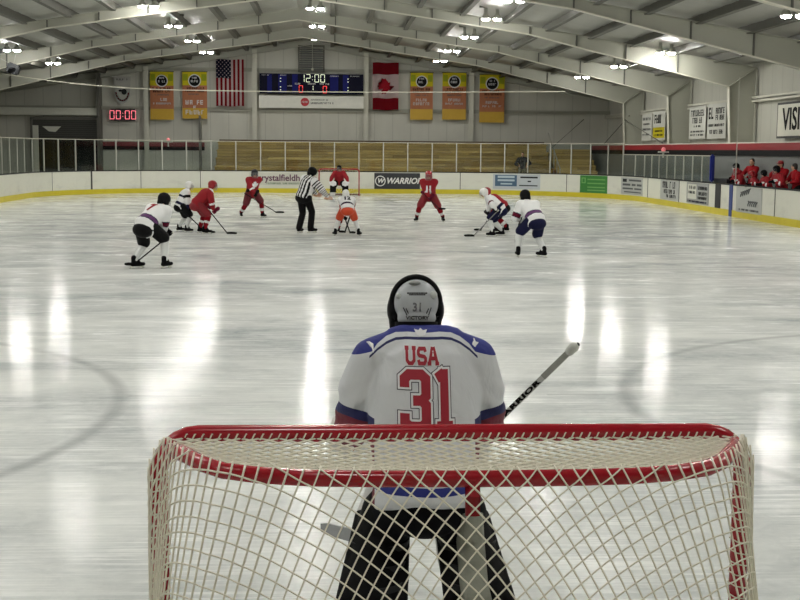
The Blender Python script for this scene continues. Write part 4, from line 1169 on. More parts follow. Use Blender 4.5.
build_person(dict(loc=(3.75,27.3), heading=78, S=.84, lean=50, hip=.68, hx=.08, hy=-.02, feet=[(-.12,-.22,0),(.16,.12,0)], look=(0,1,-.2), toes=(.1,.1),
    stick=((-.0,-.28,.66),(-.60,-.3,.04),(-.86,-.32,.03),.45), stick_label='grey shafted hockey stick with black blade of the white helmeted player at right', shaft=mat('grey_shaft',(120,120,120),.4), gmat=M_black,
    jmats=[M_jw, M_navy, M_maroon], jfn=lambda k,t,q: (1 if k=='torso' and .02<q.z<.11 else (2 if k=='upper' and .7<t<.9 else 0)), pmats=[M_navy], smats=[M_sockw], sfn=s_white, helmet=M_hw, cage=True, numbers=[],
    label='white jersey player in white helmet and navy shorts bending towards the left'))
build_person(dict(loc=(4.05,28.9), heading=75, S=.84, lean=54, hip=.68, hx=.08, feet=[(-.1,-.2,0),(.2,.12,0)], look=(0,1,-.15),
    stick=((-.05,.25,.66),(-.45,.4,.04),(-.65,.45,.03)), stick_label='black hockey stick of the red player hidden behind the white helmeted one',
    jmats=JR, jfn=j_red, pmats=[M_black], smats=[M_sockr, M_sockw], sfn=s_red2, helmet=M_hr,
    label='red jersey player partly hidden behind the bending white helmeted player at right'))
build_person(dict(loc=(3.62,21.1), heading=22, S=.93, lean=46, hip=.75, hx=.08, hy=-.07, feet=[(-.25,.0,0),(.26,-.04,0)], look=(.0,1,-.2), toes=(.35,-.35),
    stick=((-.16,.34,.80),(-.24,.36,.30),(-.25,.6,.27),.45), stick_label='grey hockey stick held upright by the black helmeted player at right', shaft=mat('grey_shaft',(120,120,120),.4),
    jmats=JW, jfn=j_white, pmats=[M_navy], smats=[M_sockw], sfn=s_white, helmet=M_black, numbers=[],
    label='crouching player seen from behind in white jersey with purple band and navy shorts at right'))

# spectator on the bleachers
build_person(dict(name='spectator', loc=(9.52,60.98), z=.4, heading=170, S=1.02, lean=3, hip=.86, feet=[(.12,.02,0),(-.12,.02,0)], hands=[(.2,-.18,.95),(-.2,-.18,.95)], grip=(1,0,0),
    gear=False, skates=False, long_pants=True, hem=.06, bulk=1.2, top='jacket', jmats=[mat('dark_jacket',(16,14,28),.8)], jfn=lambda k,t,q: 0, pmats=[mat('khaki',(92,86,62),.8)], hair=M_hair,
    label='spectator in dark jacket standing on the bleachers behind the end glass'))

# bench
M_rj = mat('track_jacket_red', (150,14,26), .75, spec=.2)
bx = 14.0
bench = [(743.0,39.5,'hockey_player',.93,1.02,M_black,'red jersey bench player with black helmet, leftmost by the blue stripe'),
 (746,38.95,'hockey_player',.88,.93,M_hr,'red helmeted bench player just right of the leftmost one'),
 (754,38.2,'coach',1.0,1.15,None,'tall bareheaded coach in red jacket standing among the bench players'),
 (763,37.4,'hockey_player',.82,.90,M_hr,'short bench player in red and white jersey right of the coach'),
 (774,36.4,'hockey_player',.86,.93,M_black,'dark helmeted bench player left of the group at the picture edge'),
 (782,35.75,'coach',.98,1.08,None,'person in red cap and red jacket standing behind the bench'),
 (787,35.4,'hockey_player',.93,1.0,M_black,'black helmeted bench player overlapping the person in the red cap'),
 (796,34.6,'coach',.95,1.02,None,'dark haired person in red jacket at the right edge of the picture')]
for i, (u, y, nm, S, hz, hel, lab) in enumerate(bench):
    x = (13.7, 13.38, 13.84, 13.38, 13.38, 13.84, 13.38, 13.7)[i]; y = (38.75,37.75,37.95,36.05,35.05,35.2,33.9,33.55)[i]; S = (.93,.84,.99,.80,.82,.96,.92,.92)[i]
    pl = nm == 'hockey_player'
    D = dict(name=nm, loc=(x,y), z=.30, heading=(95,110,120,80,95,130,100,100)[i], S=S, lean=(18,22,6,24,20,8,20,8)[i], hip=(.86 if not pl else .80)*S, feet=[(.0,-.15,0),(.0,.15,0)],
        hands=[(-.32,-.18,1.02*S),(-.32,.2,1.02*S)], grip=(1,0,0), look=((0,1,-.1),(.6,1,-.2),(-.3,1,-.1),(0,1,-.3),(.4,1,-.1),(.5,1,0),(0,1,-.1),(.9,.6,-.05))[i],
        gear=pl, skates=pl, long_pants=not pl, pmats=[M_black], label=lab)
    if pl: D.update(jmats=JR, jfn=(lambda k,t,q: 1 if (k=='torso' and .28<q.z<.40 and q.y>0 and abs(q.x)<.12) or (k=='fore' and .1<t<.5) else 0), helmet=hel, cage=True, smats=[M_sockr, M_sockw], sfn=s_red2)
    else: D.update(top='jacket', jmats=[M_rj, M_jw], jfn=(lambda k,t,q: 1 if k=='upper' and .02<t<.0 else 0), hair=M_hair, cap=(M_hr if i == 5 else None))
    build_person(D)
bm = bmesh.new(); box(bm, (13.14,YN+4,0), (14.08,44.5,.30)); tag(obj('bench_platform', bm, mat('rubber_mat',(40,40,42),.8)), 'black rubber floor platform under the players bench', 'platform')
bm = bmesh.new(); box(bm, (13.2,38.75,1.0), (13.75,40.2,1.22)); box(bm,(13.25,38.8,.30),(13.7,40.15,1.0)); tag(obj('equipment_box', bm, mat('box_black',(20,22,30),.5)), 'low dark box behind the gate next to the blue pad', 'box')

# ---------------------------------------------------------------- far goal and goalie
def goal(name, y, face, label, near):
    """face=+1: mouth towards +Y (near goal), -1: mouth towards -Y"""
    root = empty(name, (0,y,0), 0 if face > 0 else PI); tag(root, label, 'hockey goal')
    R = .028; zc = 1.230; xo = .925; cr = .125
    pts = [(-xo,0,0)] + [(-xo,0,zc-cr)]
    for k in range(1,7): a = PI - PI/2*k/6; pts.append((-xo+cr+cr*math.cos(a),0,zc-cr+cr*math.sin(a)))
    pts += [(-p[0],0,p[2]) for p in reversed(pts)]
    bm = bmesh.new(); tube(bm, pts, R, 14); obj('goal_frame', bm, M_red, root, True)
    tp = [(-.885,-.0),(-.86,-.12),(-.82,-.2),(-.76,-.31),(-.69,-.39),(-.59,-.44),(-.45,-.475),(-.30,-.487),(-.15,-.492),(0,-.495)]
    tp = tp + [(-x,y_) for x,y_ in reversed(tp[:-1])]
    bm = bmesh.new(); tube(bm, [(x,y_,1.213 - .02*max(0,(abs(x)-.84)/.05)) for x,y_ in tp], .024, 12); obj('top_rear_bar', bm, M_red, root, True)
    bp = []
    for k in range(25):
        a = PI + PI*k/24; c, s_ = math.cos(a), math.sin(a)
        bp.append((1.0*math.copysign(abs(c)**.7, c), -1.1*abs(s_)**.7 ))
    bp[0] = (-.93,0); bp[-1] = (.93,0)
    bm = bmesh.new(); tube(bm, [(x,y_,.03) for x,y_ in bp], .024, 8); obj('base_bar', bm, M_white if near else M_maroon, root, True)
    bm = bmesh.new(); tube(bm, [(.0,-.50,1.215),(.0,-.515,1.115)], .021, 10); obj('centre_stub', bm, M_red, root, True)
    # netting: plan curve s -> (x,y,z) at the top and at the base
    def resample(P, n):
        P = [V(p) for p in P]; ds = [0]
        for a, b in zip(P, P[1:]): ds.append(ds[-1]+(b-a).length)
        out = []
        for i in range(n+1):
            s = ds[-1]*i/n; k = 0
            while k < len(ds)-2 and ds[k+1] < s: k += 1
            t = (s-ds[k])/(ds[k+1]-ds[k]); out.append(P[k].lerp(P[k+1], t))
        return out, ds[-1]
    NS = 400
    half_t = [(-.957,.012,1.10),(-.957,-.012,1.13),(-.945,-.03,1.17),(-.925,-.045,1.205),(-.905,-.07,1.23),(-.885,-.12,1.238)] + [(x*1.03,y_-.028,1.238) for x,y_ in tp[2:10]]
    top_path = half_t + [(-a,b,c_) for a,b,c_ in reversed(half_t[:-1])]
    bot_path = [(-.957,.012,.02)] + [(x*.955,y_,.02) for x,y_ in bp[1:-1]] + [(.957,.012,.02)]
    TP, LT = resample(top_path, NS); BP, LB = resample(bot_path, NS)
    HT = 1.246; half = .5*(LT*.7+LB*.3)
    def S(s, t):      # s in -1..1, t = metres below the bar
        i = (s+1)/2*NS; i = max(0, min(NS-.001, i)); k = int(i); fr = i-k
        a = TP[k].lerp(TP[k+1], fr); b = BP[k].lerp(BP[k+1], fr)
        tt = max(0, min(1, t/HT)); z = HT - t*(HT-.02)/HT
        edge = min(1, (1-abs(s))/.2)
        p = a.lerp(b, tt); bul = .025*math.sin(PI*tt)*edge
        w_ = max(0, 1-t/.035)*edge; w_ = w_*w_
        return V((p.x, p.y - bul + .03*w_, min(z, a.z+.008) - .004*(1-w_)))
    def t0(s):
        i = (s+1)/2*NS; k = int(max(0, min(NS-1, i))); return max(0, HT - .008 - TP[k].z)
    c = .0425 if near else .15
    rr = .0030 if near else .006
    M_net = mat('net_cord', (222,217,200), .7, var=.06, scale=30)
    def interp(P, s):
        for (a, fa), (b, fb) in zip(P, P[1:]):
            if s <= b: return fa + (fb-fa)*(s-a)/(b-a)
        return P[-1][1]
    GL = [(-1,.10),(-.75,.12),(-.5,.17),(-.3,.40),(0,.84),(.25,.93),(.5,.98),(.75,1.0),(1,1.0)]
    FL = [(-1,1.0),(-.75,1.0),(-.5,.95),(-.25,.82),(0,.64),(.2,.52),(.4,.28),(.55,.0),(.7,-.32),(.85,-.75),(1,-1.0)]
    N = 300 if near else 70
    ds = 2/N*half; F = [0]
    for i in range(N): F.append(F[-1] + interp(FL, -1+2*(i+.5)/N)*ds)
    Gs = [interp(GL, -1+2*i/N) for i in range(N+1)]
    bm = bmesh.new(); seg = 4 if near else 3
    vals = [F[i]+Gs[i]*t for i in range(N+1) for t in (0, HT)]
    for mir in (1,-1):
        for k in range(math.floor(min(vals)/c), math.ceil(max(vals)/c)+1):
            tv = [(k*c-F[i])/Gs[i] for i in range(N+1)]
            for i in range(N):
                pass
            run = []
            def flush():
                if len(run) > 1: tube(bm, run, rr, seg)
            for i in range(N+1):
                s = (-1+2*i/N)*mir; a0 = t0(s); t = tv[i]; ins = a0 <= t <= HT
                if i > 0:
                    tp_ = tv[i-1]; pin = a0 <= tp_ <= HT; sp = (-1+2*(i-1)/N)*mir
                    if ins != pin:
                        lim = a0 if (min(t, tp_) < a0) else HT
                        q = (lim-tp_)/(t-tp_) if abs(t-tp_) > 1e-9 else 0
                        run.append(S(sp+(s-sp)*q, lim))
                        if pin: flush(); run = []
                    elif not ins and (tp_-a0)*(t-HT) > 0 and (t < a0) != (tp_ < a0):
                        run = [S(sp, tp_ if a0 < tp_ < HT else (a0 if tp_ < a0 else HT)), S(s, a0 if t < a0 else HT)]; flush(); run = []
                if ins: run.append(S(s, t))
            flush()
    obj('rear_netting', bm, M_net, root, near)
    # top netting, diamonds lying between crossbar and rear bar
    bm = bmesh.new(); cy = .042 if near else .12; cx = .058 if near else .15
    def inside(x, y_):
        if y_ > .0: return False
        ax = abs(x)
        if ax > .9: return False
        for (x0, y0), (x1, y1) in zip(tp, tp[1:]):
            if x0 <= -ax <= x1: return y_ >= y0 + (y1-y0)*(-ax-x0)/(x1-x0+1e-9) - .015
        return True
    layers = ((1.222, 0.0),(1.213, .5)) if near else ((1.22, 0),)
    for zz, ph in layers:
        for sg in (1,-1):
            for k in range(-60, 60):
                x0 = (k+ph)*cx; run = []
                for i in range(0, 53):
                    y_ = -.01*i; x = x0 + sg*(-y_)*cx/cy
                    if inside(x, y_): run.append((x, y_, zz - .03*math.sin(PI*min(1,-y_/.5))*(1-(x/.95)**2) ))
                    elif run:
                        if len(run) > 2: tube(bm, run, rr, seg)
                        run = []
                if len(run) > 2: tube(bm, run, rr, seg)
    obj('top_netting', bm, M_net, root)
    # lacing on the crossbar and posts
    if near:
        bm = bmesh.new(); n = 64; pl = []
        for i in range(n*6):
            u = i/6; a = 2*PI*u; x = -.84 + 1.68*i/(n*6)
            pl.append((x, -.004+.029*math.cos(a), 1.243-.004+.029*math.sin(a)-.003) if False else (x, -.026-.006*math.cos(a), 1.226+.010*math.sin(a)))
        tube(bm, pl, .0026, 4)
        for sx in (-1,1):
            pl = []
            for i in range(180):
                a = 2*PI*i/6; z = 1.12 - i/180*1.1; pl.append((sx*(xo+.0+.032*math.cos(a)), .032*math.sin(a), z))
            tube(bm, pl, .0028, 4)
        obj('lacing_cord', bm, M_net, root)
    return root
goal('goal_net', 54.6, -1, 'small distant goal net with red frame at the far end of the rink', False)
goal('goal_net', 0, 1, 'large red framed hockey goal with white diamond netting in the foreground', True)

gr = build_person(dict(name='hockey_goalie', loc=(.0,54.0), heading=180, S=.98, lean=28, hip=.68, hy=.12, feet=[(.28,0,0),(-.28,0,0)], look=(0,1,-.05),
    hands=[(.42,-.3,.62),(-.42,-.3,.62)], grip=(0,0,1), bulk=1.25, jmats=JR, jfn=lambda k,t,q: 0, pmats=[M_black], smats=[M_sockr], sfn=s_white, helmet=M_black, gmat=M_jw,
    label='goalie in red jersey and dark mask standing in the far goal'))
for s in (-1,1):
    bm = bmesh.new(); k0 = V((s*.27,.30,.62)); k1 = V((s*.31,.16,.08))
    x, y, d = frame_of(k1-k0)
    rings(bm, [[p + V((1,0,0))*w*math.cos(2*PI*i/12) + V((0,.06,0))*math.sin(2*PI*i/12) for i in range(12)] for p, w in ((k0+V((0,0,.08)),.09),(k0,.14),(k0.lerp(k1,.5),.14),(k1,.13),(k1+V((0,.03,-.06)),.1))])
    obj('leg_pad', bm, [M_jw], gr, True)
    bm = bmesh.new(); p = k0.lerp(k1,.4); box(bm, (p.x-.145,p.y-.02,p.z-.22), (p.x+.145,p.y+.075,p.z+.10)); obj('pad_stripe', bm, M_black, gr.children[-1])

# ================================================================ NEAR GOALIE
G = empty('hockey_goalie', (0,1.45,0)); tag(G, 'large goalie seen from behind in white and blue jersey with red number 31', 'person')
P = V((.02,-.05,.70)); lean = math.radians(20); ld = V((0, math.sin(lean), math.cos(lean))); C = P + ld*.565
xr = V((1,0,0)); yf = V((0, math.cos(lean), -math.sin(lean)))
hc = V((-.008,.29,1.418)); hM = oriented(V((0,1,-.14)))
shp = [C + xr*s*.205 - ld*.0 for s in (-1,1)]
elb = [V((-.305,.26,.88)), V((.325,.26,.88))]
hnd = [V((-.28,.50,.74)), V((.35,.52,.78))]
hips = [P + xr*s*.10 for s in (-1,1)]
knees = [V((-.155,.15,.42)), V((.20,.15,.42))]; ank = [V((-.215,-.12,.13)), V((.255,-.12,.13))]
bm = bmesh.new()
capsule(bm, P, P+ld*.25, .11, .11, 16); capsule(bm, P+ld*.25, C-ld*.1, .11, .11, 16); capsule(bm, shp[0], shp[1], .06, .06); capsule(bm, C+V((0,.05,0)), hc, .05, .05)
for i in (0,1):
    capsule(bm, shp[i], elb[i], .055, .045); capsule(bm, elb[i], hnd[i]-(hnd[i]-elb[i]).normalized()*.06, .045, .032)
    capsule(bm, hips[i], knees[i], .08, .06); capsule(bm, knees[i], ank[i], .055, .04); capsule(bm, ank[i], ank[i]+V((0,.15,-.05)), .04, .03)
ellipsoid(bm, hc, (.078,.098,.105), hM, 16); ellipsoid(bm, hc+hM@V((0,.035,-.07)), (.055,.055,.05), hM, 10); capsule(bm, hc+hM@V((0,.092,0)), hc+hM@V((0,.11,-.03)), .011, .016, 8)
fused('body', bm, .014, [M_skin], G, 3, None, lambda b2: [hand_geo(b2, hnd[i], elb[i], V((-.6,.1,-.7)), .0095, (-1,1)[i]) for i in (0,1)])

# jersey with shader stripes
def goalie_jersey_mat():
    m = bpy.data.materials.new('goalie_jersey'); m.use_nodes = True
    nt = m.node_tree; b = nt.nodes['Principled BSDF']; g = NG(nt)
    Pn = nt.nodes.new('ShaderNodeTexCoord').outputs['Object']
    sp = nt.nodes.new('ShaderNodeSeparateXYZ'); nt.links.new(Pn, sp.inputs[0]); X, Y, Z = sp.outputs
    ax = g.m('ABSOLUTE', g.m('SUBTRACT', X, .012))
    def curve(pts):       # piecewise linear z(ax)
        out = None
        fc = nt.nodes.new('ShaderNodeFloatCurve'); cm = fc.mapping.curves[0]
        cm.points[0].location = (pts[0][0]/.5, pts[0][1]-.5); cm.points[1].location = (pts[-1][0]/.5, pts[-1][1]-.5)
        for p in pts[1:-1]: cm.points.new(p[0]/.5, p[1]-.5)
        for q in cm.points: q.handle_type = 'VECTOR'
        fc.mapping.update()
        nt.links.new(g.m('DIVIDE', ax, .5), fc.inputs['Value']); return g.m('ADD', fc.outputs[0], .5)
    yoke = curve([(0,1.325),(.07,1.328),(.12,1.325),(.16,1.308),(.20,1.278),(.225,1.245),(.26,1.235),(.31,1.222),(.5,1.20)])
    line = curve([(0,1.304),(.08,1.304),(.12,1.300),(.16,1.283),(.20,1.255),(.235,1.222),(.26,1.20),(.5,1.0)])
    blue = srgb((26,36,120)); navy = srgb((22,26,84)); white = srgb((206,208,212)); red = srgb((150,22,40))
    fold = g.noise(g.mapping(Pn, (3,3,1.2)), 3.2, 3, .5, .6)
    is_y = g.m('GREATER_THAN', Z, yoke)
    dl = g.m('ABSOLUTE', g.m('SUBTRACT', Z, line)); is_l = g.m('MULTIPLY', g.m('LESS_THAN', dl, .0055), g.m('LESS_THAN', ax, .235))
    c = g.mix(is_l, white, navy); c = g.mix(is_y, c, blue)
    arm = g.m('GREATER_THAN', ax, .215)
    cz = g.m('ADD', Z, g.m('MULTIPLY', g.m('SUBTRACT', .36, ax), .25))      # cuff line slopes down inwards
    cuffb = g.m('MULTIPLY', g.m('LESS_THAN', cz, 1.005), arm); cuffr = g.m('MULTIPLY', g.m('LESS_THAN', cz, .958), arm)
    c = g.mix(cuffb, c, navy); c = g.mix(cuffr, c, srgb((110,20,44)))
    hemb = g.m('MULTIPLY', g.m('LESS_THAN', g.m('ABSOLUTE', g.m('SUBTRACT', Z, .700)), .018), g.m('LESS_THAN', ax, .26))
    c = g.mix(hemb, c, blue)
    nt.links.new(c, b.inputs['Base Color']); b.inputs['Roughness'].default_value = .7
    bp = nt.nodes.new('ShaderNodeBump'); bp.inputs['Strength'].default_value = .5; bp.inputs['Distance'].default_value = .03
    wv = nt.nodes.new('ShaderNodeTexNoise'); wv.inputs['Scale'].default_value = 420; nt.links.new(Pn, wv.inputs['Vector'])
    nt.links.new(g.m('ADD', fold, g.m('MULTIPLY', wv.outputs['Fac'], .02)), bp.inputs['Height']); nt.links.new(bp.outputs[0], b.inputs['Normal'])
    return m
bm = bmesh.new(); rl = []
for t, rx, ry in ((-.125,.215,.175),(-.11,.235,.20),(-.05,.234,.195),(0,.228,.18),(.12,.232,.18),(.25,.245,.175),(.40,.25,.165),(.53,.23,.145),(.60,.17,.115),(.65,.11,.09)):
    c = P + ld*t if t > 0 else P + V((0,.22,1)).normalized()*t*1.0
    rl.append([c + xr*math.cos(2*PI*k/28)*rx + yf*math.sin(2*PI*k/28)*ry for k in range(28)])
rings(bm, rl)
capsule(bm, C+xr*-.10+ld*.02, C+xr*.10+ld*.02, .10, .10, 18)
for i, s in enumerate((-1,1)):
    sh = shp[i] + V((s*.02,0,-.035))
    capsule(bm, C+xr*s*.08+ld*.01, sh, .105, .098, 18)
    m1 = V((s*.262+.012, .16, 1.06)); m2 = V((s*.268+.012, .18, .98))
    capsule(bm, sh, m1, .098, .108, 20); capsule(bm, m1, m2, .108, .106, 20); capsule(bm, m2, elb[i]+V((-s*.02,0,0)), .106, .095, 18)
    capsule(bm, elb[i]+V((-s*.02,0,0)), hnd[i]-(hnd[i]-elb[i]).normalized()*.12, .095, .07, 16)
jersey = fused('jersey', bm, .0085, goalie_jersey_mat(), G, 6)
T = bvh(jersey)
# broad soft folds pressed into the mesh
me = jersey.data
for v in me.vertices:
    c = v.co; ax = abs(c.x-.01)
    f = .004*math.sin(c.x*30 + c.z*9) * max(0, min(1, (1.12-c.z)*5)) + .006*math.sin((c.z*2.2 + ax*1.6)*26)*max(0, min(1, (ax-.19)*9))*max(0,min(1,(1.13-c.z)*8))
    v.co = c + v.normal*f
T = bvh(jersey)
def strokes(lines, w):
    """square-ended block strokes -> flat bmesh"""
    bm = bmesh.new()
    for pl in lines:
        pts = [V((x,y,0)) for x,y in pl]
        n = len(pts); L_, R_ = [], []
        for i in range(n):
            d0 = (pts[i]-pts[i-1]).normalized() if i > 0 else (pts[1]-pts[0]).normalized()
            d1 = (pts[i+1]-pts[i]).normalized() if i < n-1 else d0
            t = (d0+d1).normalized(); nn = V((-t.y,t.x,0)); k = 1/max(.5, nn.dot(V((-d0.y,d0.x,0))))
            e = V((0,0,0)) if 0 < i < n-1 else (d0*(w-W0)/2*(1 if i else -1))
            L_.append(bm.verts.new(pts[i]+e+nn*k*w/2)); R_.append(bm.verts.new(pts[i]+e-nn*k*w/2))
        for i in range(n-1): bm.faces.new((L_[i],L_[i+1],R_[i+1],R_[i]))
    return bm
M_num = mat('number_red', (152,24,44), .7); M_numw = mat('number_white', (220,220,222), .7); M_numn = mat('number_navy', (40,26,54), .7)
backM = lambda x, z, up=0: Matrix.Translation((x, -.3, z)) @ Matrix((V((1,0,0)), V((0,0,1)), V((0,-1,0)))).transposed().to_4x4()
W0 = .040
three = [[(-.045,.052),(-.045,.086),(-.026,.103),(.026,.103),(.045,.086),(.045,.018),(.028,.0),(-.010,.0)],[(.028,.0),(.045,-.018),(.045,-.086),(.026,-.103),(-.026,-.103),(-.045,-.086),(-.045,-.052)]]
one = [[(.008,.123),(.008,-.103)],[(-.028,.088),(.008,.110)],[(-.030,-.103),(.046,-.103)]]
def number(gl, x, z, sx=1):
    for w, m_, off in ((W0+.024, M_numn, .002),(W0+.017, M_numw, .0035),(W0, M_num, .005)):
        b = strokes(gl, w); conform('jersey_number', b, T, backM(x, z) @ Matrix.Diagonal((sx,1,1,1)), m_, jersey, off)
number(three, -.032, 1.06); number(one, .085, 1.06, .9)
W0 = .0145
U_ = [[(-.018,.028),(-.018,-.018),(-.008,-.030),(.008,-.030),(.018,-.018),(.018,.028)],[(-.028,.030),(-.008,.030)],[(.008,.030),(.028,.030)]]
S_ = [[(.018,.016),(.014,.028),(-.012,.028),(-.018,.018),(-.018,.008),(-.012,.001),(.012,-.003),(.018,-.010),(.018,-.020),(.012,-.030),(-.014,-.030),(-.018,-.016)]]
A_2 = [[(-.020,-.030),(-.003,.034)],[(.003,.034),(.020,-.030)],[(-.012,-.010),(.012,-.010)],[(-.030,-.031),(-.010,-.031)],[(.010,-.031),(.030,-.031)]]
for gl, x in ((U_, -.047),(S_, .002),(A_2, .05)):
    for w, m_, off in ((W0+.007, M_numw, .0025),(W0, M_num, .004)):
        conform('name_lettering', strokes(gl, w), T, backM(x-.002, 1.237) @ Matrix.Diagonal((.84,1,1,1)), m_, jersey, off)
# small white collar crest and shoulder marks
bm = bmesh.new(); pts = [(-.035,.012),(-.012,.008),(0,.016),(.012,.008),(.035,.012),(.022,-.014),(.008,-.02),(-.008,-.02),(-.022,-.014)]
bm.faces.new([bm.verts.new((x,y,0)) for x,y in pts]); conform('collar_crest', bm, T, backM(0, 1.328) @ Matrix.Scale(.8,4), M_numw, jersey, .003)
for s in (-1,1):
    bm = bmesh.new(); bm.faces.new([bm.verts.new((x*s,y,0)) for x,y in ((0,0),(.012,.022),(.018,.008),(.03,.005),(.012,-.012))]); conform('shoulder_mark', bm, T, backM(.215*s+.01, 1.275), M_numw, jersey, .003)
# pants
bm = bmesh.new(); ellipsoid(bm, P+V((0,.02,-.11)), (.19,.15,.15), None, 16)
for i in (0,1): capsule(bm, hips[i]+V((0,.02,-.08)), hips[i].lerp(knees[i], .9), .12, .12, 16)
fused('hockey_pants', bm, .012, mat('goalie_pants', (10,10,16), .8, var=.3, spec=.12), G, 3)
# leg pads
M_pad = mat('pad_black', (11,11,13), .75, var=.35, scale=20, bump=.3, spec=.15); M_padg = mat('pad_grey', (134,136,124), .75, var=.28, scale=22, bump=.4); M_padw = mat('pad_white', (208,208,204), .5)
for i, s in enumerate((-1,1)):
    k, a = knees[i], ank[i]; top = k + (k-a).normalized()*.20 + V((0,-.08,.02))
    bm = bmesh.new()
    def sec(p, w, d_, off): return [p + V((w*math.copysign(abs(math.cos(t))**.6, math.cos(t)), off + d_*math.copysign(abs(math.sin(t))**.6, math.sin(t)), 0)) for t in [2*PI*q/20 for q in range(20)]]
    rings(bm, [sec(top, .10, .035, .09), sec(k+V((0,0,.04)), .125, .05, .08), sec(k.lerp(a,.4), .135, .055, .075), sec(k.lerp(a,.85), .135, .055, .08), sec(a+V((0,.05,-.08)), .12, .05, .10)])
    pad = obj('leg_pad', bm, M_padw, G, True)
    bm = bmesh.new()
    capsule(bm, hips[i].lerp(k,.6)+V((s*.01,-.01,0)), k+V((s*.01,-.02,0)), .12, .115, 16); capsule(bm, k+V((s*.01,-.02,0)), k.lerp(a,.75)+V((s*.02,0,0)), .115, .128, 16)
    for sx in (-1,1): capsule(bm, k+V((sx*.10,.03,.06)), a+V((sx*.125,.0,.05)), .028, .034, 10)
    fused('calf_wrap', bm, .010, M_pad, pad, 3)
    for q in range(4):
        z = k.lerp(a, .12+.24*q) + V((s*.01,-.02,0)); bm = bmesh.new()
        pl = [z + V((.128*math.cos(t), .125*math.sin(t), 0)) for t in [PI*1.0+PI*u/14 for u in range(15)]]
        for p0, p1 in zip(pl, pl[1:]):
            pass
        rings(bm, [[p + V((0,0,.014)), p + V((0,0,-.014)), p*1 + (p-z).normalized()*.005 + V((0,0,-.014)), p + (p-z).normalized()*.005 + V((0,0,.014))] for p in pl]); obj('strap', bm, M_dark, pad)
    if s > 0:
        bm = bmesh.new(); A0 = hips[i].lerp(k,.45)+V((.055,-.150,.0)); pts = [A0, k+V((.02,-.165,.0)), k.lerp(a,.5)+V((-.005,-.165,0)), a+V((-.02,-.14,.06))]
        rings(bm, [[p+V((-w,0,0)), p+V((-w*.6,-.03,0)), p+V((w*.6,-.03,0)), p+V((w,0,0)), p+V((w*.6,.03,0)), p+V((-w*.6,.03,0))] for p, w in zip(pts, (.055,.066,.066,.07))])
        bmesh.ops.bevel(bm, geom=bm.edges[:], offset=.006, segments=2, affect='EDGES')
        tag(obj('knee_strap_panel', bm, M_padg, pad, True), 'grey quilted panel')
    skate(G, V((a.x,a.y,.14)), s*.3, None, M_black)
# gloves
bm = bmesh.new(); hand_geo(bm, hnd[1], elb[1], V((-.6,.1,-.7)), .0155, 1, True, cuff=True); box(bm, (hnd[1].x-.14,hnd[1].y+.03,hnd[1].z-.17), (hnd[1].x+.02,hnd[1].y+.07,hnd[1].z+.10)); fused('blocker', bm, .010, M_hw, G, 2)
bm = bmesh.new(); hand_geo(bm, hnd[0], elb[0], V((-.6,.1,-.7)), .017, -1, True, cuff=True); ellipsoid(bm, hnd[0]+V((-.02,.06,.03)), (.10,.05,.13), None, 14); fused('catching_glove', bm, .010, M_hw, G, 2)
# mask: black front shell reaches round like a rim, grey back plate
bm = bmesh.new()
ellipsoid(bm, hc+hM@V((0,.045,.015)), (.119,.13,.124), hM, 26)
for s in (-1,1):
    ellipsoid(bm, hc+hM@V((s*.108,.01,-.02)), (.022,.045,.055), hM, 14); capsule(bm, hc+hM@V((s*.105,.02,.02)), hc+hM@V((s*.095,.02,-.10)), .02, .024, 12)
ellipsoid(bm, hc+hM@V((0,.13,-.07)), (.06,.05,.06), hM, 14)
mask = fused('goalie_mask', bm, .0075, mat('mask_black', (7,7,8), .6, var=.2, spec=.2), G, 4)
bm = bmesh.new(); tube(bm, [hc+hM@V((.110*math.cos(t),-.018,.012+.118*math.sin(t))) for t in [math.radians(-38+256*i/30) for i in range(31)]], .011, 8); obj('mask_rim', bm, mat('mask_black', (12,12,13), .5), mask, True)
bm = bmesh.new(); ellipsoid(bm, hc+hM@V((0,-.035,.012)), (.100,.085,.104), hM, 26); 
ellipsoid(bm, hc+hM@V((0,-.06,-.055)), (.088,.055,.055), hM, 18)
bp_ = fused('back_plate', bm, .007, mat('plate_grey', (176,180,184), .35, var=.05), mask, 5)
TB = bvh(bp_)
hb = lambda x, z: Matrix.Translation(hc+hM@V((x,-.3,z))) @ (hM @ Matrix((V((1,0,0)), V((0,0,1)), V((0,-1,0)))).transposed()).to_4x4()
M_mk = mat('mark_dark', (54,54,58), .5)
def tx(s, size, x, z, m_=M_mk, sx=1, name='lettering'):
    conform(name, flat_text(s, size, .0008, sx), TB, hb(x, z), m_, mask, .0015)
tx('31', .052, .0, -.012, mat('mark_mid', (128,130,134), .5), .9); tx('VICTORY', .020, .0, -.058, M_mk, 1.2)
W0 = .004
for z, x0, x1 in ((.052,-.045,.04),(.045,-.036,.034)):
    ln = []; x = x0; rr = random.Random(int(z*1000))
    while x < x1: w = rr.uniform(.004,.009); ln.append([(x,0),(x+w,0)]); x += w+.003
    conform('printed_line', strokes(ln, .0055), TB, hb(0, z), M_mk, mask, .0015)
conform('printed_chevron', strokes([[(-.062,-.0),(-.046,-.034)],[(.062,.0),(.05,-.034)],[(-.05,-.004),(-.04,-.026)],[(.05,-.004),(.04,-.026)]], .004), TB, hb(0,-.012), M_mk, mask, .0015)
for x, z, r in ((.072,.045,.018),(-.082,.04,.014)):
    bm = bmesh.new(); ellipsoid(bm, hc+hM@V((x,-.092 if x>0 else -.08,z)), (r,.012,r), hM, 10); obj('strap_clip', bm, mat('clip_grey', (190,194,190), .4), mask, True)
bm = bmesh.new(); ellipsoid(bm, hc+hM@V((-.01,-.075,.098)), (.028,.03,.012), hM, 12); obj('vent_patch', bm, mat('patch_grey', (140,142,140), .5), mask, True)
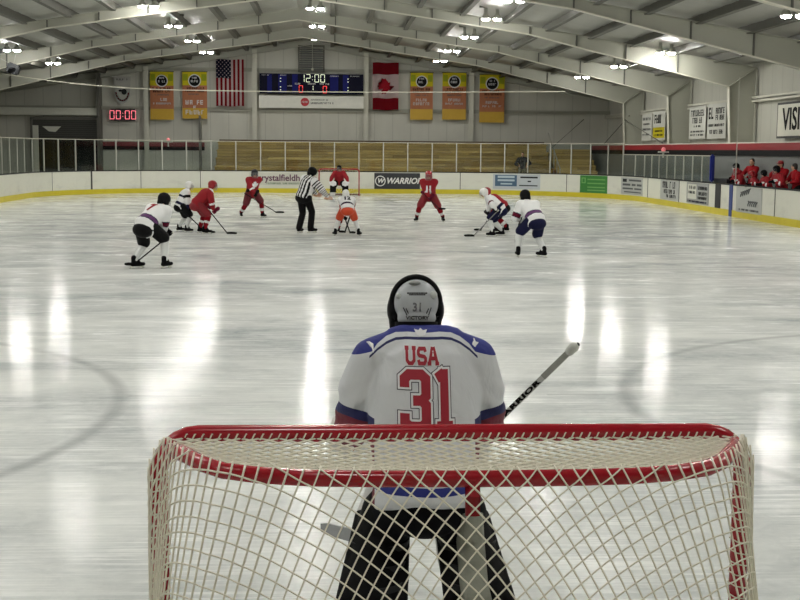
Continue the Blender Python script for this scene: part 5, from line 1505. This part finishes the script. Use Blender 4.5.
for z, m_, w, hh in ((-.083, M_black, .092, .010),(-.103, mat('strap_grey', (120,124,126), .6), .088, .007)):
    bm = bmesh.new(); rings(bm, [[hc+hM@V((w*math.cos(t),-.03+(.098)*math.sin(t),z+dz)) + V(((.004*math.cos(t)) if o_ else 0,(.004*math.sin(t)) if o_ else 0,0)) for dz, o_ in ((-hh,0),(hh,0),(hh,1),(-hh,1))] for t in [PI+PI*i/20 for i in range(21)]]); obj('back_strap', bm, m_, mask)
# neck tube of undershirt
# goalie stick
st = empty('goalie_stick', (.3,3.5,0)); tag(st, 'white goalie stick with black block lettering, its taped end raised beside the near goalie', 'hockey stick')
st.location = (0,1.95,0)
top = V((.745,-.05,1.20)); heel = V((-.17,.12,.22)); toe = V((-.47,.52,.17))
x, y, d = frame_of(heel-top); L_ = (heel-top).length
view = V((-.39,-5.8,2.1)).normalized()
y = (view - d*view.dot(d)).normalized(); x = y.cross(d)
def bxs(a, b, w, t): return [[p + x*i*w + y*j*t for i, j in ((-1,-1),(1,-1),(1,1),(-1,1))] for p in (a, b)]
bm = bmesh.new(); rings(bm, bxs(top, top+d*L_*.56, .0135, .011)); sh = obj('shaft', bm, mat('shaft_white', (186,188,184), .35), st)
bm = bmesh.new(); r_ = bxs(top+d*L_*.54, heel, .045, .011); r_.insert(1, [q for q in bxs(top+d*L_*.60, heel, .045, .011)[0]]); r_[0] = bxs(top+d*L_*.54, heel, .014, .011)[0]; rings(bm, r_); obj('paddle', bm, mat('shaft_white', (186,188,184), .35), st)
bm = bmesh.new(); rings(bm, bxs(top+d*.01, top+d*.20, .0145, .012)); obj('grip_tape', bm, mat('tape_grey', (150,152,146), .85, var=.15, scale=60), st)
bm = bmesh.new(); capsule(bm, top-d*.005, top+d*.025, .024, .022, 14); obj('butt_knob', bm, mat('knob_tape', (196,198,192), .8), st, True)
bm = bmesh.new(); ellipsoid(bm, top-d*.024+x*.004, (.011,.011,.011), None, 10); obj('knob_hole', bm, M_dark, st, True)
# black lettering blocks along the shaft
bm = text_bm('WARRIOR', .034, .0, .0, 1.12, .0022)
Mx = Matrix.Translation(top + d*.375 + y*.0118) @ Matrix((-d, -x if (-d).cross(-x).dot(y) > 0 else x, y)).transposed().to_4x4()
bmesh.ops.transform(bm, matrix=Mx @ Matrix.Diagonal((1.75,.85,1,1)), verts=bm.verts); bmesh.ops.solidify(bm, geom=bm.faces[:], thickness=.0008); obj('lettering', bm, M_black, st)
bm = bmesh.new(); rings(bm, bxs(top+d*.225, top+d*.54, .0138, .004)); 
for v in bm.verts: v.co = v.co - x*.009*1.0 - x*0
bm.free()
f = (toe-heel); Lb = f.length; f.normalize(); n_ = f.cross(V((0,0,1))).normalized()
bm = bmesh.new(); rl = []
for i in range(9):
    t = i/8; c = heel + f*(Lb*t-.03) + n_*.02*t*t; hh = .036-.006*t if i < 8 else .02
    rl.append([c + n_*a*.006 + V((0,0,b*hh)) for a, b in ((-1,-1),(1,-1),(1,1),(-1,1))])
rings(bm, rl); obj('blade', bm, mat('blade_grey', (150,152,154), .5), st)

# ================================================================ CAMERA, WORLD, OUTPUT
cx, cy, cz, yaw, pit, rol, foc = -0.3919, -3.856, 2.1112, 0.0558077, 0.1187447, 0.0082465, 1254.28
F_ = V((math.sin(yaw)*math.cos(pit), math.cos(yaw)*math.cos(pit), -math.sin(pit))); R_ = V((math.cos(yaw), -math.sin(yaw), 0)); U_ = R_.cross(F_)
Xc = R_*math.cos(rol) + U_*math.sin(rol); Yc = U_*math.cos(rol) - R_*math.sin(rol)
cam = bpy.data.cameras.new('camera'); co = bpy.data.objects.new('camera', cam); COL.objects.link(co)
co.matrix_world = Matrix.Translation((cx,cy,cz)) @ Matrix((Xc, Yc, -F_)).transposed().to_4x4()
cam.sensor_width = 36; cam.lens = 36*foc/800; cam.clip_end = 200
sc.camera = co
w = bpy.data.worlds.new('world'); sc.world = w; w.use_nodes = True
w.node_tree.nodes['Background'].inputs[0].default_value = (.5,.5,.5,1); w.node_tree.nodes['Background'].inputs[1].default_value = .05
sc.view_settings.view_transform = 'Standard'; sc.view_settings.look = 'None'; sc.view_settings.gamma = 1; sc.view_settings.exposure = .08
sc.view_settings.use_curve_mapping = False
sc.cycles.use_denoising = True; sc.cycles.max_bounces = 8; sc.cycles.diffuse_bounces = 4; sc.cycles.transparent_max_bounces = 16
sc.cycles.sample_clamp_indirect = 8
